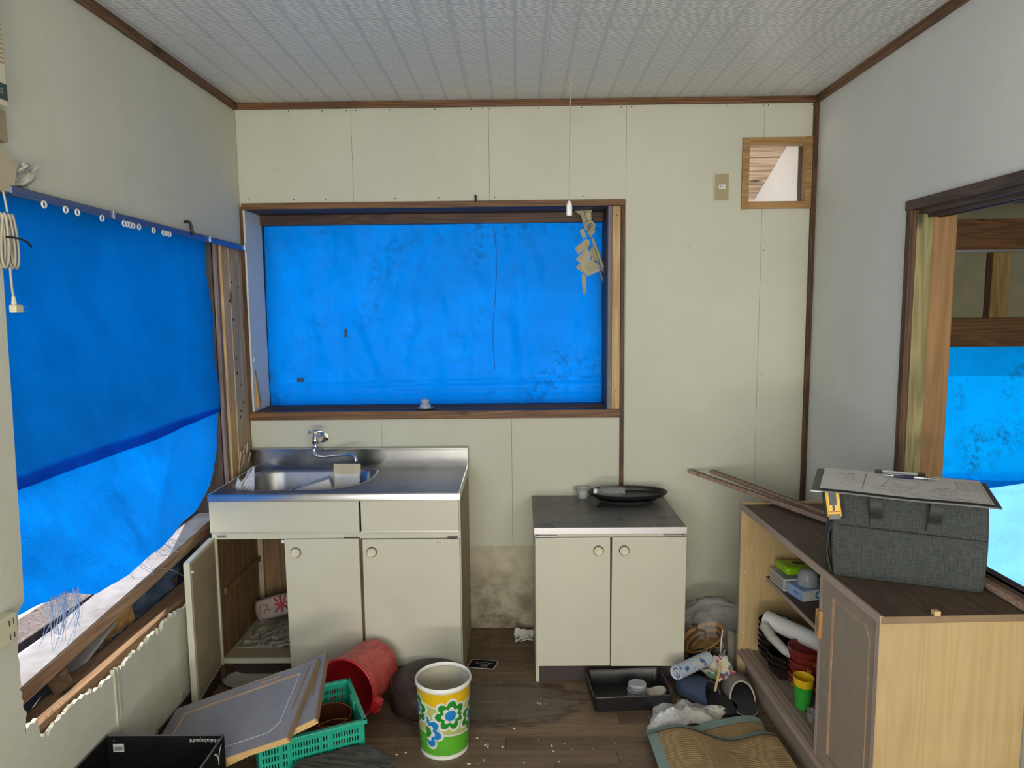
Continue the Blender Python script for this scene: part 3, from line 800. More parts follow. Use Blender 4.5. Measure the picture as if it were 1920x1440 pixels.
# kitchen window tarp
def folds(x, z):
    d = .010*fbm(x*1.2, 3.1, z*.9, 2.6, 3) + .006*fbm(x*3.2, 1.0, z*1.5, 3.0, 3)
    d += .007*math.exp(-((x+.02-.06*(1.9-z))/.035)**2) * max(0, min(1, (2.0-z)*2))
    d += .009*math.exp(-((x+.70+.32*(z-1.3))/.030)**2) * math.exp(-((z-1.32)/.22)**2)
    d += .009*math.exp(-((x+.93+.25*(z-1.3))/.05)**2) * math.exp(-((z-1.35)/.25)**2)
    d += .008*math.exp(-((z-1.155-.015*x)/.012)**2) + .006*math.exp(-((z-1.105)/.02)**2)
    d += .006*math.exp(-((x-.30+.9*(1.28-z))/.05)**2) * math.exp(-((z-1.25)/.18)**2)
    d += .004*sin((x+z*.3)*22)*max(0, z-1.75)*4
    return d
tw = thing('blue_tarp', 'crumpled blue tarpaulin filling the window above the sink', 'tarp', (-.40, 3.40, 1.05))
def win_tarp(u, v):
    x = -1.218+u*(.412+1.218); z = 1.044+v*(1.925-1.044)
    return Vector((x, 3.402-folds(x, z)*1.5, z))
obj('tarp_sheet', sheet(win_tarp, 150, 90), 'tarp_s', tw, smooth=180)
for px, pz, sx, sz in ((-1.06, 1.170, .017, .010), (-.832, 1.395, .007, .020)):
    obj('tape_patch', B(px-sx, px+sx, 3.378, 3.381, pz-sz, pz+sz), 'patch', tw)
obj('crease_seam', tube([(-.115+.012*sin(i), 3.402-folds(-.115, 1.9-.12*i)*1.5-.003, 1.90-i*.115) for i in range(7)], .0012, 5), 'patch', tw)
# left wall tarp: two overlapping sheets
tl = thing('blue_tarp', 'large blue tarpaulin hanging over the broken left wall', 'tarp', (-1.262, 2.3, .67))
zbot = [(1.60, .765), (1.73, .752), (1.86, .735), (2.05, .672), (2.2, .665), (2.37, .684), (2.66, .735), (2.80, .80)]
yrt = [(.75, 2.75), (.80, 2.79), (.86, 2.85), (.98, 2.90), (1.1, 2.925), (1.4, 2.915), (1.75, 2.885)]
def lt_off(y, z):
    d = .020*fbm(y+.5*z, 5, z, 1.9, 3) + .006*fbm(y+.6*z, 2, z*.5, 6, 3) + .006*sin((y*.8+z)*16)*max(0, z-1.35)
    d += .008*math.exp(-((y-2.05-.8*(1.8-z))/.06)**2)*max(0, (z-1.1)) + .006*math.exp(-((y-2.55-.5*(1.8-z))/.05)**2)*max(0, z-1.1)
    return d + .02*max(0, .95-z)
def left_up(u, v):
    zb = 1.075 - .012*sin(u*3) + .012*u; z = 1.812+(zb-1.812)*v
    y = 1.60+u*(lerp_pts(yrt, z)-1.60)
    return Vector((-1.262+lt_off(y, z)-(.0 if v > .03 else 0), y, z))
def left_lo(u, v):
    y0 = 1.60+u*(2.80-1.60); zb = lerp_pts(zbot, y0); z = 1.108+(zb-1.108)*v
    y = 1.60+u*(lerp_pts(yrt, max(z, .75))-1.60)
    return Vector((-1.270+lt_off(y, z), y, z))
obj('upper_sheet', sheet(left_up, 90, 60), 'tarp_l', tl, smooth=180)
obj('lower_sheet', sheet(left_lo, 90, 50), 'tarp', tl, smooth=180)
bm = bmesh.new(); r = random.Random(11)
for i in range(42):
    y = r.uniform(1.80, 1.93); z0 = lerp_pts(zbot, y); l = r.uniform(.04, .15)
    tube([(-1.266+r.uniform(-.006, .006), y, z0+.01), (-1.268+r.uniform(-.01, .01), y+r.uniform(-.015, .015), z0-l*.5), (-1.272+r.uniform(-.02, .015), y+r.uniform(-.03, .03), z0-l)], .0009, 4, bm)
for i in range(14):
    y = r.uniform(2.15, 2.45); z0 = lerp_pts(zbot, y)
    tube([(-1.262, y, z0+.005), (-1.26+r.uniform(-.02, .03), y+.02, z0-.02), (-1.25+r.uniform(-.02, .03), y+r.uniform(-.04, .07), z0-.03)], .0008, 4, bm)
o = obj('frayed_thread', bm, 'bluebox', tl); o['kind'] = 'stuff'
# annex tarp
ta = thing('blue_tarp', 'sunlit blue tarpaulin with dark stains seen through the right opening', 'tarp', (2.3, YA+.04, -.1))
def an_up(u, v):
    x = 1.48+u*1.85; zb = .53-.05*math.exp(-((x-2.53)/.28)**2); z = 1.32+(zb-1.32)*v
    return Vector((x, YA+.028+.008*fbm(x, 1, z, 2.5), z))
def an_lo(u, v):
    x = 1.48+u*1.85; z = .565+(-.09-.565)*v
    return Vector((x, YA+.042+.010*fbm(x, 4, z, 2.2)+.005*math.exp(-((z-.33-.05*x)/.012)**2), z))
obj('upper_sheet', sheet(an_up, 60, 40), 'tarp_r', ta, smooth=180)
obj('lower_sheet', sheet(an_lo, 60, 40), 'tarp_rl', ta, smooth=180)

# ------------------------------------------------------------------ broken left opening
p = thing('corner_post', 'bare timber corner post with nail holes and a splintered foot beside the window', 'post', (-1.28, 3.08, 0))
obj('post_body', B(-1.340, -1.2365, 3.035, 3.172, 0, 1.783), 'post', p, bev=.003)
obj('pale_face', B(-1.30, -1.240, 2.968, 3.034, .62, 1.783), 'stud', p, bev=.002)
obj('grey_plank', B(-1.268, -1.250, 2.942, 2.966, .10, 1.79), 'postgrey', p, bev=.002)
obj('dark_gap_fill', B(-1.42, -1.269, 2.935, 3.034, .0, 1.82), 'darkz', p)  # dark slab stands in for the dark gap between tarp and post
r = random.Random(5)
for yy, zz in ((3.05, 1.63), (3.12, 1.61), (3.03, 1.55), (3.05, 1.47), (3.06, 1.30), (3.06, 1.235), (3.13, 1.215), (3.10, 1.18), (3.115, 1.10), (3.08, 1.065), (3.07, 1.04), (3.09, .88)):
    s = r.uniform(.004, .008)
    obj('nail_hole', lathe([(s, 0), (s*.7, .0015)], 7, Matrix.Translation((-1.2366 if yy > 3.034 else -1.240, yy, zz)) @ Matrix.Rotation(pi/2, 4, 'Y'), cap1=True), 'rubber', p)
for i in range(9):
    yy = 3.02+i*.011; h = r.uniform(.06, .12)
    obj('splinter', beam((-1.236, yy, .80), (-1.222+r.uniform(-.004, .008), yy+r.uniform(-.006, .006), .80+h), .009, .006, (1, 0, 0)), 'splinter', p)
for yy in (3.03, 3.12):
    obj('splinter', beam((-1.2365, yy, 1.78), (-1.233, yy+.003, 1.72), .012, .004, (1, 0, 0)), 'splinter', p)
# curtain rail over the opening
cr = thing('curtain_rail', 'blue grey steel curtain rail with small white runners over the left tarpaulin', 'curtain rail', (-1.222, 2.4, 1.79))
rz = lambda y: 1.806-(y-1.72)*.0155
obj('rail', beam((-1.219, 1.715, rz(1.715)), (-1.219, 3.172, rz(3.172)), .016, .020), 'railblue', cr, bev=.004)
obj('rail_lip', beam((-1.212, 1.72, rz(1.72)-.011), (-1.212, 3.16, rz(3.16)-.011), .004, .006), 'railblue', cr)
for yy in (1.824, 1.91, 1.96, 2.075, 2.19, 2.207, 2.224, 2.241, 2.275, 2.365, 2.43, 2.452, 2.472):
    obj('runner', tube([(-1.209, yy+.008*cos(a), rz(yy)-.019+.008*sin(a)) for a in [k*pi/6 for k in range(12)]], .0026, 6, closed=True), 'white_pl', cr)
for yy in (2.14, 2.80, 3.15):
    obj('bracket', B(-1.235, -1.207, yy-.005, yy+.005, rz(yy)-.012, rz(yy)+.014), 'silver', cr, bev=.001)
hk = single('wall_hook', tube(spline([(-1.233, 2.640, 1.838), (-1.215, 2.642, 1.835), (-1.208, 2.645, 1.800), (-1.205, 2.646, 1.79)], 5), .006, 7), 'black', 'small black hook sticking out above the curtain rail', 'hook')
# wooden rail along the broken edge, and the beam outside
single('wall_rail', beam((-1.292, 1.66, .421), (-1.292, 2.96, .430), .075, .05), 'railwood', 'brown timber rail exposed along the broken top of the left wall', 'rail', bev=.003)
bs = thing('sill_beam', 'timber sill beam with weathered white top slanting outside the left wall', 'beam', (-1.352, 2.3, .5))
P0, P1 = Vector((-1.350, 1.40, .493)), Vector((-1.350, 3.10, .632))
obj('beam_body', beam(P0, P1, .105, .046), 'beamwood', bs, bev=.002)
up = Vector((0, 0, 1)); n = (P1-P0).normalized().cross(Vector((1, 0, 0))) * -1
if n.z < 0: n = -n
obj('painted_top', beam(P0+n*.0255-Vector((.001, 0, 0)), P1+n*.0255-Vector((.001, 0, 0)), .104, .004), 'beamtop', bs)
obj('edge_strip', beam(P0.lerp(P1, .62)+n*.032-Vector((.045, 0, 0)), P1+n*.032-Vector((.045, 0, 0)), .010, .012), 'darky', bs)
single('outer_board', B(-1.62, -1.50, 1.2, 2.9, .50, .53), 'postgrey', 'grey board lying outside beyond the hanging tarpaulin', 'board', bev=.003)
def drape(u, v):
    y = 1.35+u*1.9; z = .52-v*.62
    return Vector((-1.415-.05*v+.035*fbm(y, 2, z, 4), y, z))
single('dark_sheet', sheet(drape, 40, 16), 'tarp_dark', 'dark blue grey sheet hanging in the gap behind the wall rail', 'sheet', smooth=180)
def crump(o, ux, uy, w, h, amp, seed, n=14, sc=5, droop=0):
    ux, uy = Vector(ux).normalized(), Vector(uy).normalized(); nz = ux.cross(uy)
    def f(u, v):
        k = fbm(u*w*10, v*h*10, seed, sc/10*2, 4)
        j = fbm(u*w*10+9, v*h*10, seed+4, sc/10*2, 3)
        return Vector(o)+ux*(u*w+j*amp*.5)+uy*(v*h+k*amp*.4)+nz*(k*amp)
    return sheet(f, n, n)
single('cardboard_scrap', crump((-1.385, 2.13, .40), (.05, 1, .1), (.1, 0, 1), .21, .11, .03, 3), 'bamboo', 'torn brown cardboard scrap in the gap under the sill beam', 'cardboard')
single('grey_sheet', crump((-1.40, 2.35, .40), (.1, 1, 0), (.15, -.1, 1), .33, .17, .045, 8), 'tarp_dark', 'crumpled slate coloured sheet in the far part of the wall gap', 'sheet', smooth=40)
single('broken_board', beam((-1.375, 1.80, .36), (-1.345, 2.18, .505), .05, .012), 'beamtop', 'pale broken board slanting in the wall gap beside the rail', 'board')
single('broken_board', beam((-1.388, 1.72, .45), (-1.385, 2.35, .515), .018, .06), 'darky', 'thin dark strip of wood in the wall gap under the sill beam', 'board')
single('broken_board', beam((-1.362, 2.64, .44), (-1.365, 2.69, .585), .03, .012, (1, 0, 0)), 'railwood', 'short upright brown stick under the far end of the sill beam', 'stick')
single('dead_leaf', crump((-1.30, 1.845, .455), (.3, 1, .1), (-.6, .2, .6), .055, .045, .022, 21, 8), 'bamboo_d', 'curled brown dead leaf lying on the timber wall rail', 'leaf')
wi = spline([(-1.30, 2.40, .605), (-1.26, 2.44, .58), (-1.25, 2.56, .50), (-1.26, 2.68, .49), (-1.29, 2.72, .53)], 6)
single('wire', tube(wi, .0018, 5), 'silver', 'thin grey wire hanging down from the sill beam by the sink', 'wire')

# ------------------------------------------------------------------ left wall fittings
wbx = thing('wall_box', 'white louvred wall box with a dark grey teal label at the upper left edge', 'wall box', (-1.2, 1.65, 2.0))
obj('box_body', B(XL, -1.190, 1.42, 1.701, 1.990, 2.36), 'ivory', wbx, bev=.006)
for i in range(16):
    z = 2.085+i*.0105
    obj('louvre', B(-1.1915, -1.1885, 1.60, 1.692, z, z+.0045), 'tan_pl', wbx)
obj('label', B(-1.191, -1.1888, 1.60, 1.696, 2.003, 2.040), 'tealgrey', wbx)
obj('label_text', text_bm('M22', .017, frame((-1.1886, 1.668, 2.022), (0, 1, 0), (0, 0, 1)), align='CENTER'), 'lidblue', wbx)
single('wood_batten', B(XL-.002, -1.215, 1.60, 1.722, 1.915, 1.989), 'plytan', 'brown wooden batten under the white wall box', 'batten', bev=.002)
single('torn_board', prism([(1.60, 1.795), (1.728, 1.800), (1.735, 1.832), (1.748, 1.868), (1.722, 1.885), (1.69, 1.905), (1.60, 1.91)], FL, -.020, .004), 'goldpaper', 'torn cream board fragment above the near end of the curtain rail', 'board')
single('torn_paper', crump((-1.225, 1.742, 1.822), (0, 1, .1), (.1, .1, 1), .075, .05, .03, 4, 12, 9), 'paper_dirty', 'curled torn wallpaper scrap above the near end of the curtain rail', 'paper')
cb = thing('power_cable', 'ivory flat power cable coiled and tied, its plug hanging at the left wall', 'cable', (-1.22, 1.715, 1.5))
for i in range(6):
    dy = i*.0072; dx = .005*(i % 2)
    pts = []
    for k in range(24):
        a = 2*pi*k/24; s = sin(a)
        wd = .0045+.0035*(1-s)
        pts.append((-1.226+dx+.003*cos(a), 1.690+dy*.85+cos(a)*wd-(.012*(1-s)/2 if i < 3 else 0), 1.683+.064*s))
    obj('coil_loop', tube(pts, .0034, 6, closed=True), 'cable', cb)
obj('tie_wrap', tube(spline([(-1.210, 1.680, 1.690), (-1.205, 1.700, 1.690), (-1.208, 1.728, 1.689), (-1.205, 1.742, 1.684), (-1.205, 1.758, 1.674)], 5), .0026, 6), 'black', cb)
obj('cord_up', tube(spline([(-1.225, 1.66, 1.93), (-1.222, 1.675, 1.86), (-1.219, 1.695, 1.80), (-1.216, 1.70, 1.75)], 6), .0025, 6), 'cable', cb)
obj('cord_down', tube(spline([(-1.214, 1.69, 1.62), (-1.217, 1.694, 1.58), (-1.217, 1.697, 1.545)], 6), .0028, 6), 'cable', cb)
pg = obj('plug', B(-1.226, -1.208, 1.690, 1.716, 1.512, 1.531), 'ivory', cb, bev=.003)
obj('strain_relief', tube([(-1.217, 1.697, 1.531), (-1.217, 1.697, 1.550)], [.006, .004], 8), 'ivory', pg)
for z in (1.516, 1.526): obj('prong', B(-1.219, -1.212, 1.716, 1.739, z-.001, z+.001), 'silver', pg)
ou = thing('wall_outlet', 'ivory double wall outlet at the lower left edge of the broken wall', 'outlet', (-1.22, 1.57, .735))
obj('outlet_body', B(XL, -1.205, 1.50, 1.600, .735, .803), 'ivory', ou, bev=.004)
for z in (.785, .752):
    for y in (1.572, 1.586):
        obj('slot', B(-1.2055, -1.2044, y-.0012, y+.0012, z-.007, z+.007), 'rubber', ou)

# ------------------------------------------------------------------ back wall fittings
so_ = thing('wall_socket', 'beige wall plate with a white two slot socket left of the vent', 'socket', (.895, YB, 1.965))
obj('plate_rim', B(.859, .931, YB-.006, YB+.002, 1.966, 2.088), 'ivory', so_, bev=.002)
obj('plate', B(.8645, .9255, YB-.008, YB-.002, 1.971, 2.083), 'tan_pl', so_, bev=.002)
si = obj('socket_insert', B(.882, .910, YB-.0105, YB-.004, 2.017, 2.037), 'white_pl', so_, bev=.001)
for x in (.890, .902): obj('slot', B(x-.001, x+.001, YB-.0112, YB-.010, 2.022, 2.033), 'rubber', si)
screws([(.895, YB-.008, 2.075), (.895, YB-.008, 1.979)], so_, 'y', 'tan_pl')
single('wall_nail', tube(spline([(-.186, YB, 1.998), (-.186, YB-.018, 2.0), (-.185, YB-.022, 1.985), (-.186, YB-.012, 1.976)], 5), .0045, 7), 'rubber', 'bent dark nail above the window top casing', 'nail')
pc = thing('pull_cord', 'thin light pull cord with a white knob hanging from the ceiling', 'pull cord', (.155, 2.2, 1.79))
obj('cord', tube([(.166, 2.22, 2.406), (.162, 2.205, 2.2), (.157, 2.185, 1.95), (.155, 2.175, 1.832)], .0011, 6), 'straw', pc)
obj('knob', lathe([(.0075, 1.786), (.0090, 1.790), (.0090, 1.813), (.0075, 1.822), (.003, 1.829), (.001, 1.832)], 16, Matrix.Translation((.155, 2.175, 0)), cap1=True), 'white_pl', pc, smooth=50)
# paper and stick bundle in the upper right window corner
gh = thing('paper_streamer', 'folded cream paper streamers tied to two thin sticks in the window corner', 'paper ornament', (.33, 3.33, 1.57))
yy = 3.335
obj('stick', tube([(.300, yy+.01, 1.95), (.360, yy-.005, 1.77), (.424, yy, 1.605)], [.0045, .0045, .004], 7), 'straw', gh)
obj('stick', tube([(.330, yy+.02, 1.80), (.395, yy+.012, 1.64), (.412, yy+.012, 1.59)], .004, 7), 'straw', gh)
obj('white_wrap', tube([(.345, yy-.006, 1.825), (.396, yy-.004, 1.69)], .0065, 8), 'goldpaper', gh)
obj('yellow_band', tube([(.3695, yy-.007, 1.762), (.3735, yy-.007, 1.748)], .0072, 8), 'yellow', gh)
def quad(pts, m, nm='paper_fold'):
    bm = bmesh.new(); f = bm.faces.new([bm.verts.new(q) for q in pts])
    bm.normal_update(); bmesh.ops.solidify(bm, geom=[f], thickness=.0012); return obj(nm, bm, m, gh)
X = lambda px, pz, d=0: ((px-1100)*.00259+.320, yy-.012-d, 1.767+(471-pz)*.00257)
for pts, d in (([(1076,398),(1090,393),(1098,410),(1103,432),(1097,436),(1088,408)], .0), ([(1091,393),(1111,393),(1106,404),(1109,424),(1103,426),(1096,405)], .004),
               ([(1086,435),(1092,431),(1100,445),(1093,450)], .0), ([(1077,466),(1098,449),(1105,455),(1101,466),(1083,477)], .014),
               ([(1078,486),(1099,466),(1106,478),(1103,501),(1092,497)], .020), ([(1078,501),(1086,493),(1104,501),(1126,505),(1101,516)], .012),
               ([(1104,475),(1108,462),(1113,470),(1121,489),(1119,492),(1110,488)], .018), ([(1099,501),(1109,480),(1112,500),(1106,508)], .026),
               ([(1090,512),(1098,515),(1098,548),(1092,548)], .0), ([(1104,424),(1112,422),(1113,438),(1106,447),(1100,440)], .016), ([(1112,490),(1118,492),(1126,505),(1108,508)], .008)):
    q = []
    for i, (a, b) in enumerate(pts): q.append(X(a, b, d+.011*((i*7+len(pts)) % 3-1)))
    quad(q, 'goldpaper')
obj('tie_knot', tube(spline([X(1098, 424, .02), X(1106, 420, .024), X(1112, 428, .02), X(1104, 436, .022)], 4), .006, 6), 'goldpaper', gh)
# paddle hanging at the left jamb
pd = thing('wooden_paddle', 'weathered wooden slat hanging by a white string at the left window jamb', 'slat', (-1.215, 3.22, 1.05))
bm = prism([(-1.236, 1.300), (-1.222, 1.302), (-1.197, 1.075), (-1.203, 1.062), (-1.226, 1.056)], lambda u, v, d: Vector((u, d, v)), 3.205, 3.222)
obj('slat', bm, 'annexstud', pd, bev=.001)
obj('string', tube([(-1.229, 3.2, 1.368), (-1.222, 3.2, 1.33), (-1.213, 3.203, 1.285), (-1.216, 3.203, 1.272)], .0018, 6), 'white_pl', pd)
obj('nail', tube([(-1.236, 3.215, 1.368), (-1.212, 3.195, 1.368)], .0022, 6), 'silver', pd)
# small glass stopper on the sill
gs = thing('glass_dish', 'small cloudy glass knob on a saucer standing on the window sill', 'dish', (-.436, 3.215, 1.046))
obj('saucer', lathe([(.012, .0), (.030, .003), (.040, .009), (.037, .0085), (.010, .004)], 28, cap1=True), 'frost', gs, world=False, smooth=40)
obj('knob', lathe([(.026, .005), (.027, .018), (.021, .027), (.018, .030), (.021, .037), (.018, .046), (.008, .050), (.001, .051)], 24, cap1=True), 'frost', gs, world=False, smooth=60)
# ------------------------------------------------------------------ sink unit
def rrect(x0, x1, y0, y1, rs, n=7):
    """rounded rectangle, radii for corners (x1y1, x0y1, x0y0, x1y0), counter clockwise"""
    out = []
    for (cx, cy, a0), r in zip(((x1, y1, 0), (x0, y1, pi/2), (x0, y0, pi), (x1, y0, 3*pi/2)), rs):
        ccx = cx-r if a0 in (0, 3*pi/2) else cx+r; ccy = cy-r if a0 in (0, pi/2) else cy+r
        for k in range(n+1):
            a = a0+pi/2*k/n; out.append((ccx+r*cos(a), ccy+r*sin(a)))
    return out
def loops(bm, lps, close_last=True):
    rings = [[bm.verts.new(p) for p in l] for l in lps]; n = len(rings[0])
    for a, b in zip(rings, rings[1:]):
        for i in range(n): bm.faces.new((a[i], a[(i+1) % n], b[(i+1) % n], b[i]))
    if close_last: bm.faces.new(rings[-1])
    return rings
S0, S1, SF = -1.230, -.237, 2.70
sk = thing('sink_unit', 'cream kitchen sink cabinet with stainless steel top under the blue window', 'sink cabinet', (-.733, 2.94, 0))
obj('side_panel', B(S1-.018, S1-.001, SF+.012, 3.165, .0, .762), 'plytan', sk)
obj('side_panel', B(S0+.001, S0+.018, SF+.012, 3.165, .0, .762), 'ply', sk)
obj('side_edge', B(S0+.001, S0+.019, SF+.004, SF+.0125, .08, .635), 'cream_edge', sk)
obj('side_edge', B(S1-.019, S1-.001, SF+.004, SF+.0125, .0, .762), 'cream_edge', sk)
obj('back_panel', B(S0+.018, S1-.018, 3.150, 3.158, .08, .76), 'ply', sk)
obj('bottom_panel', B(S0+.018, S1-.018, SF+.012, 3.150, .090, .104), 'plytan', sk)
obj('bottom_edge', B(S0+.018, S1-.018, SF+.004, SF+.0125, .086, .106), 'cream_edge', sk)
obj('face_rail', B(S0+.018, S1-.018, SF+.003, SF+.020, .606, .634), 'cream_edge', sk)
obj('divider', B(-.641, -.623, SF+.012, 3.15, .104, .606), 'ply', sk)
obj('corner_batten', B(-1.212, -1.190, 3.128, 3.150, .104, .60), 'plytan', sk)
obj('cross_batten', B(-1.212, -1.200, SF+.05, 3.13, .36, .385), 'ply', sk)
obj('kickboard', B(S0+.01, S1-.03, 2.765, 2.78, 0, .086), 'kick', sk)
for x0, x1 in ((S0+.002, -.6365), (-.6285, S1-.007)):
    obj('apron_panel', B(x0, x1, SF-.010, SF+.004, .637, .7625), 'cream', sk, bev=.0015)
    obj('apron_strip', B(x0, x1, SF-.0108, SF-.006, .6355, .6395), 'alu', sk)
def knob(parent, x, y, z, world=True):
    k = obj('knob', lathe([(.0175, 0), (.0185, .006), (.0175, .013), (.0150, .0145), (.0130, .0135), (.001, .0150)], 28, Matrix.Translation((x, y, z)) @ Matrix.Rotation(pi/2, 4, 'X'), cap1=True), 'ivory', parent, smooth=40)
    obj('knob_ring', tube([(x+.0188*cos(a), y-.006, z+.0188*sin(a)) for a in [q*2*pi/28 for q in range(28)]], .0018, 6, closed=True), 'stickdark', parent)
    return k
def door(parent, x0, x1, z0, z1, kx, tilt=0):
    bm = B(x0, x1, SF-.012, SF+.006, z0, z1)
    if tilt: bmesh.ops.rotate(bm, verts=bm.verts[:], cent=((x0+x1)/2, SF, z0), matrix=Matrix.Rotation(tilt, 3, 'Y'))
    d = obj('door', bm, 'cream', parent, bev=.002)
    knob(d, kx, SF-.012, .556)
    return d
d1_ = door(sk, -.932, -.637, .078, .6085, -.890, -.006)
d2_ = door(sk, -.627, S1-.006, .078, .6045, -.589, .002)
bm = B(-.338, -.280, SF-.0128, SF-.0118, .5885, .5965)
lb = obj('name_plate', bm, 'whiteink', d2_)
for i, x in enumerate((-.334, -.327, -.320)): obj('plate_mark', B(x, x+.0055, SF-.0131, SF-.0127, .5898, .5952), 'tan_pl', d2_)
obj('plate_text', text_bm('PMIELITE', .0066, frame((-.311, SF-.0131, .5925), (1, 0, 0), (0, 0, 1)), align='LEFT'), 'tan_pl', d2_)
# the left door stands open
hx, hy = -1.218, 2.704
ang = math.atan2(.030, .275)
mt = Matrix.Translation((hx, hy, 0)) @ Matrix.Rotation(-(pi/2-ang), 4, 'Z')
bm = B(0, .283, -.022, 0, .078, .612); bmesh.ops.transform(bm, matrix=mt, verts=bm.verts[:])
od = obj('door', bm, 'cream', sk, bev=.002)
bm = B(.012, .268, .0, .0012, .09, .60); bmesh.ops.transform(bm, matrix=mt, verts=bm.verts[:]); obj('door_lining', bm, 'plytan', od)
bm = B(.262, .276, .001, .008, .572, .578); bmesh.ops.transform(bm, matrix=mt, verts=bm.verts[:]); obj('catch_pin', bm, 'white_pl', od)
for z in (.618, .082): 
    h = obj('hinge', B(-1.205, -1.170, SF-.002, SF+.004, z-.004, z+.006), 'steel_bowl', sk, bev=.001)
for x0, x1 in ((-.70, -.64), (-.29, -.25)): obj('hinge', B(x0, x1, SF-.004, SF+.004, .607, .612), 'kick', sk)
obj('magnet_catch', B(-.955, -.933, SF+.012, SF+.026, .585, .598), 'white_pl', sk)
# stainless top with a pressed basin
bm = bmesh.new()
outer = [(S0, SF-.012), (S1, SF-.012), (S1, 3.155), (S0, 3.155)]
rs = (.07, .12, .12, .20)
inner = rrect(-1.185, -.640, 2.752, 3.115, rs)
ov = [bm.verts.new((x, y, .7905)) for x, y in outer]; iv = [bm.verts.new((x, y, .7905)) for x, y in inner]
es = [bm.edges.new((ov[i], ov[(i+1) % 4])) for i in range(4)] + [bm.edges.new((iv[i], iv[(i+1) % len(iv)])) for i in range(len(iv))]
bmesh.ops.triangle_fill(bm, use_beauty=True, edges=es)
top = obj('sink_top', bm, 'steel_top', sk)
bm = bmesh.new()
def ring(d, z, k=1.0):
    r = [max(.03, q-d*.5) for q in rs]
    return [(x, y, z) for x, y in rrect(-1.185+d, -.640-d, 2.752+d, 3.115-d, r)]
loops(bm, [ring(-.012, .7915), ring(-.004, .7925), ring(.003, .789), ring(.008, .776), ring(.018, .70), ring(.030, .655), ring(.055, .642), ring(.12, .640)])
obj('basin', bm, 'steel_bowl', sk, smooth=50)
bm = prism([(SF-.0125, .7615), (SF-.0125, .7885), (SF-.0105, .7912), (SF-.006, .7912), (SF-.006, .7615)], lambda u, v, d: Vector((d, u, v)), S0, S1)
obj('front_edge', bm, 'steel', sk, smooth=40)
for xa, xb in ((S0, S0+.006), (S1-.006, S1)):
    obj('side_lip', B(xa, xb, SF-.010, 3.155, .762, .7925), 'steel', sk, bev=.001)
obj('backsplash', B(S0, S1, 3.150, 3.166, .785, .874), 'steel', sk, bev=.002)
obj('backsplash_flange', B(S0, S1, 3.140, 3.168, .870, .879), 'steel', sk, bev=.002)
# faucet
fa = thing('faucet', 'chrome wall tap with swivel spout above the sink', 'faucet', (-.91, 3.17, .86))
obj('wall_flange', lathe([(.024, 0), (.023, .006), (.012, .010), (.010, .012)], 24, Matrix.Translation((-.902, 3.18, .926)) @ Matrix.Rotation(pi/2, 4, 'X'), cap1=True), 'chrome', fa, smooth=40)
obj('inlet', tube([(-.902, 3.172, .926), (-.910, 3.092, .926)], [.0105, .0125], 16), 'chrome', fa, smooth=40)
obj('valve_body', lathe([(.009, .892), (.013, .897), (.013, .906), (.0105, .912), (.0155, .918), (.0155, .936), (.011, .944), (.009, .957), (.006, .962)], 20, Matrix.Translation((-.914, 3.088, 0)), cap1=True), 'chrome', fa, smooth=40)
h = obj('handle', lathe([(.006, .958), (.010, .964), (.010, .972), (.006, .976)], 16, Matrix.Translation((-.914, 3.088, 0)), cap1=True), 'chrome', fa, smooth=40)
for a in (.35, .35+pi/2):
    dx, dy = .030*cos(a), .030*sin(a)
    obj('handle_arm', tube([(-.914-dx, 3.088-dy, .968), (-.914-dx*.5, 3.088-dy*.5, .968), (-.914+dx*.5, 3.088+dy*.5, .968), (-.914+dx, 3.088+dy, .968)], [.0065, .0045, .0045, .0065], 10), 'chrome', h, smooth=40)
sp = spline([(-.917, 3.086, .895), (-.919, 3.082, .876), (-.905, 3.072, .863), (-.87, 3.055, .862), (-.79, 3.015, .876), (-.742, 2.99, .884), (-.716, 2.978, .878), (-.707, 2.973, .858)], 6)
obj('spout', tube(sp, .0068, 14), 'chrome', fa, smooth=50)
# things left in the basin
tb = thing('tissue_box', 'white cardboard box with a slot lying in the sink basin', 'box', (-.915, 2.885, .735), (radians(-6), radians(-16), radians(14)))
obj('carton', B(-.125, .125, -.06, .06, -.035, .035), 'cardwhite', tb, world=False, bev=.003)
sl_ = prism([(-.07+.055*cos(a)*(.9 if cos(a) > 0 else 1), .012*sin(a)) for a in [k*2*pi/20 for k in range(20)]], lambda u, v, d: Vector((u+.03, v, d)), .0345, .0358)
obj('slot', sl_, 'rubber', tb, world=False)
pt = thing('paper_plate', 'white scalloped paper tray standing on edge in the right of the basin', 'paper tray', (-.735, 2.90, .69))
m = frame(Vector((-.735, 2.868, .715)), Vector((1, -.05, 0)), Vector((.03, .22, .62)))
def scal(w, h, n):
    out = []
    for (ax, ay), (bx, by) in zip(((-w, 0), (w, 0), (w, h), (-w, h)), ((w, 0), (w, h), (-w, h), (-w, 0))):
        k = int(math.hypot(bx-ax, by-ay)/.011)
        for i in range(k):
            for t, o in ((i/k, 0), ((i+.35)/k, .0035), ((i+.65)/k, .0035)):
                nx, ny = (by-ay), -(bx-ax); l = math.hypot(nx, ny)
                out.append((ax+(bx-ax)*t+nx/l*o, ay+(by-ay)*t+ny/l*o))
    return out
obj('tray_sheet', prism(scal(.056, .150, 0), lambda u, v, d: m @ Vector((u*(.92+.08*v/.15), v, d-.01*math.sin(pi*v/.15))), 0, .0015), 'goldpaper', pt)
obj('tray_back', prism([(-.05, .008), (.05, .008), (.05, .142), (-.05, .142)], lambda u, v, d: m @ Vector((u, v, d-.006)), 0, .001), 'paper', pt)
m2 = frame(Vector((-.725, 2.835, .70)), Vector((1, .0, 0)), Vector((.03, .35, .62)))
note = thing('paper_note', 'folded white note with pencil letters leaning on the paper tray', 'paper', (-.725, 2.835, .70))
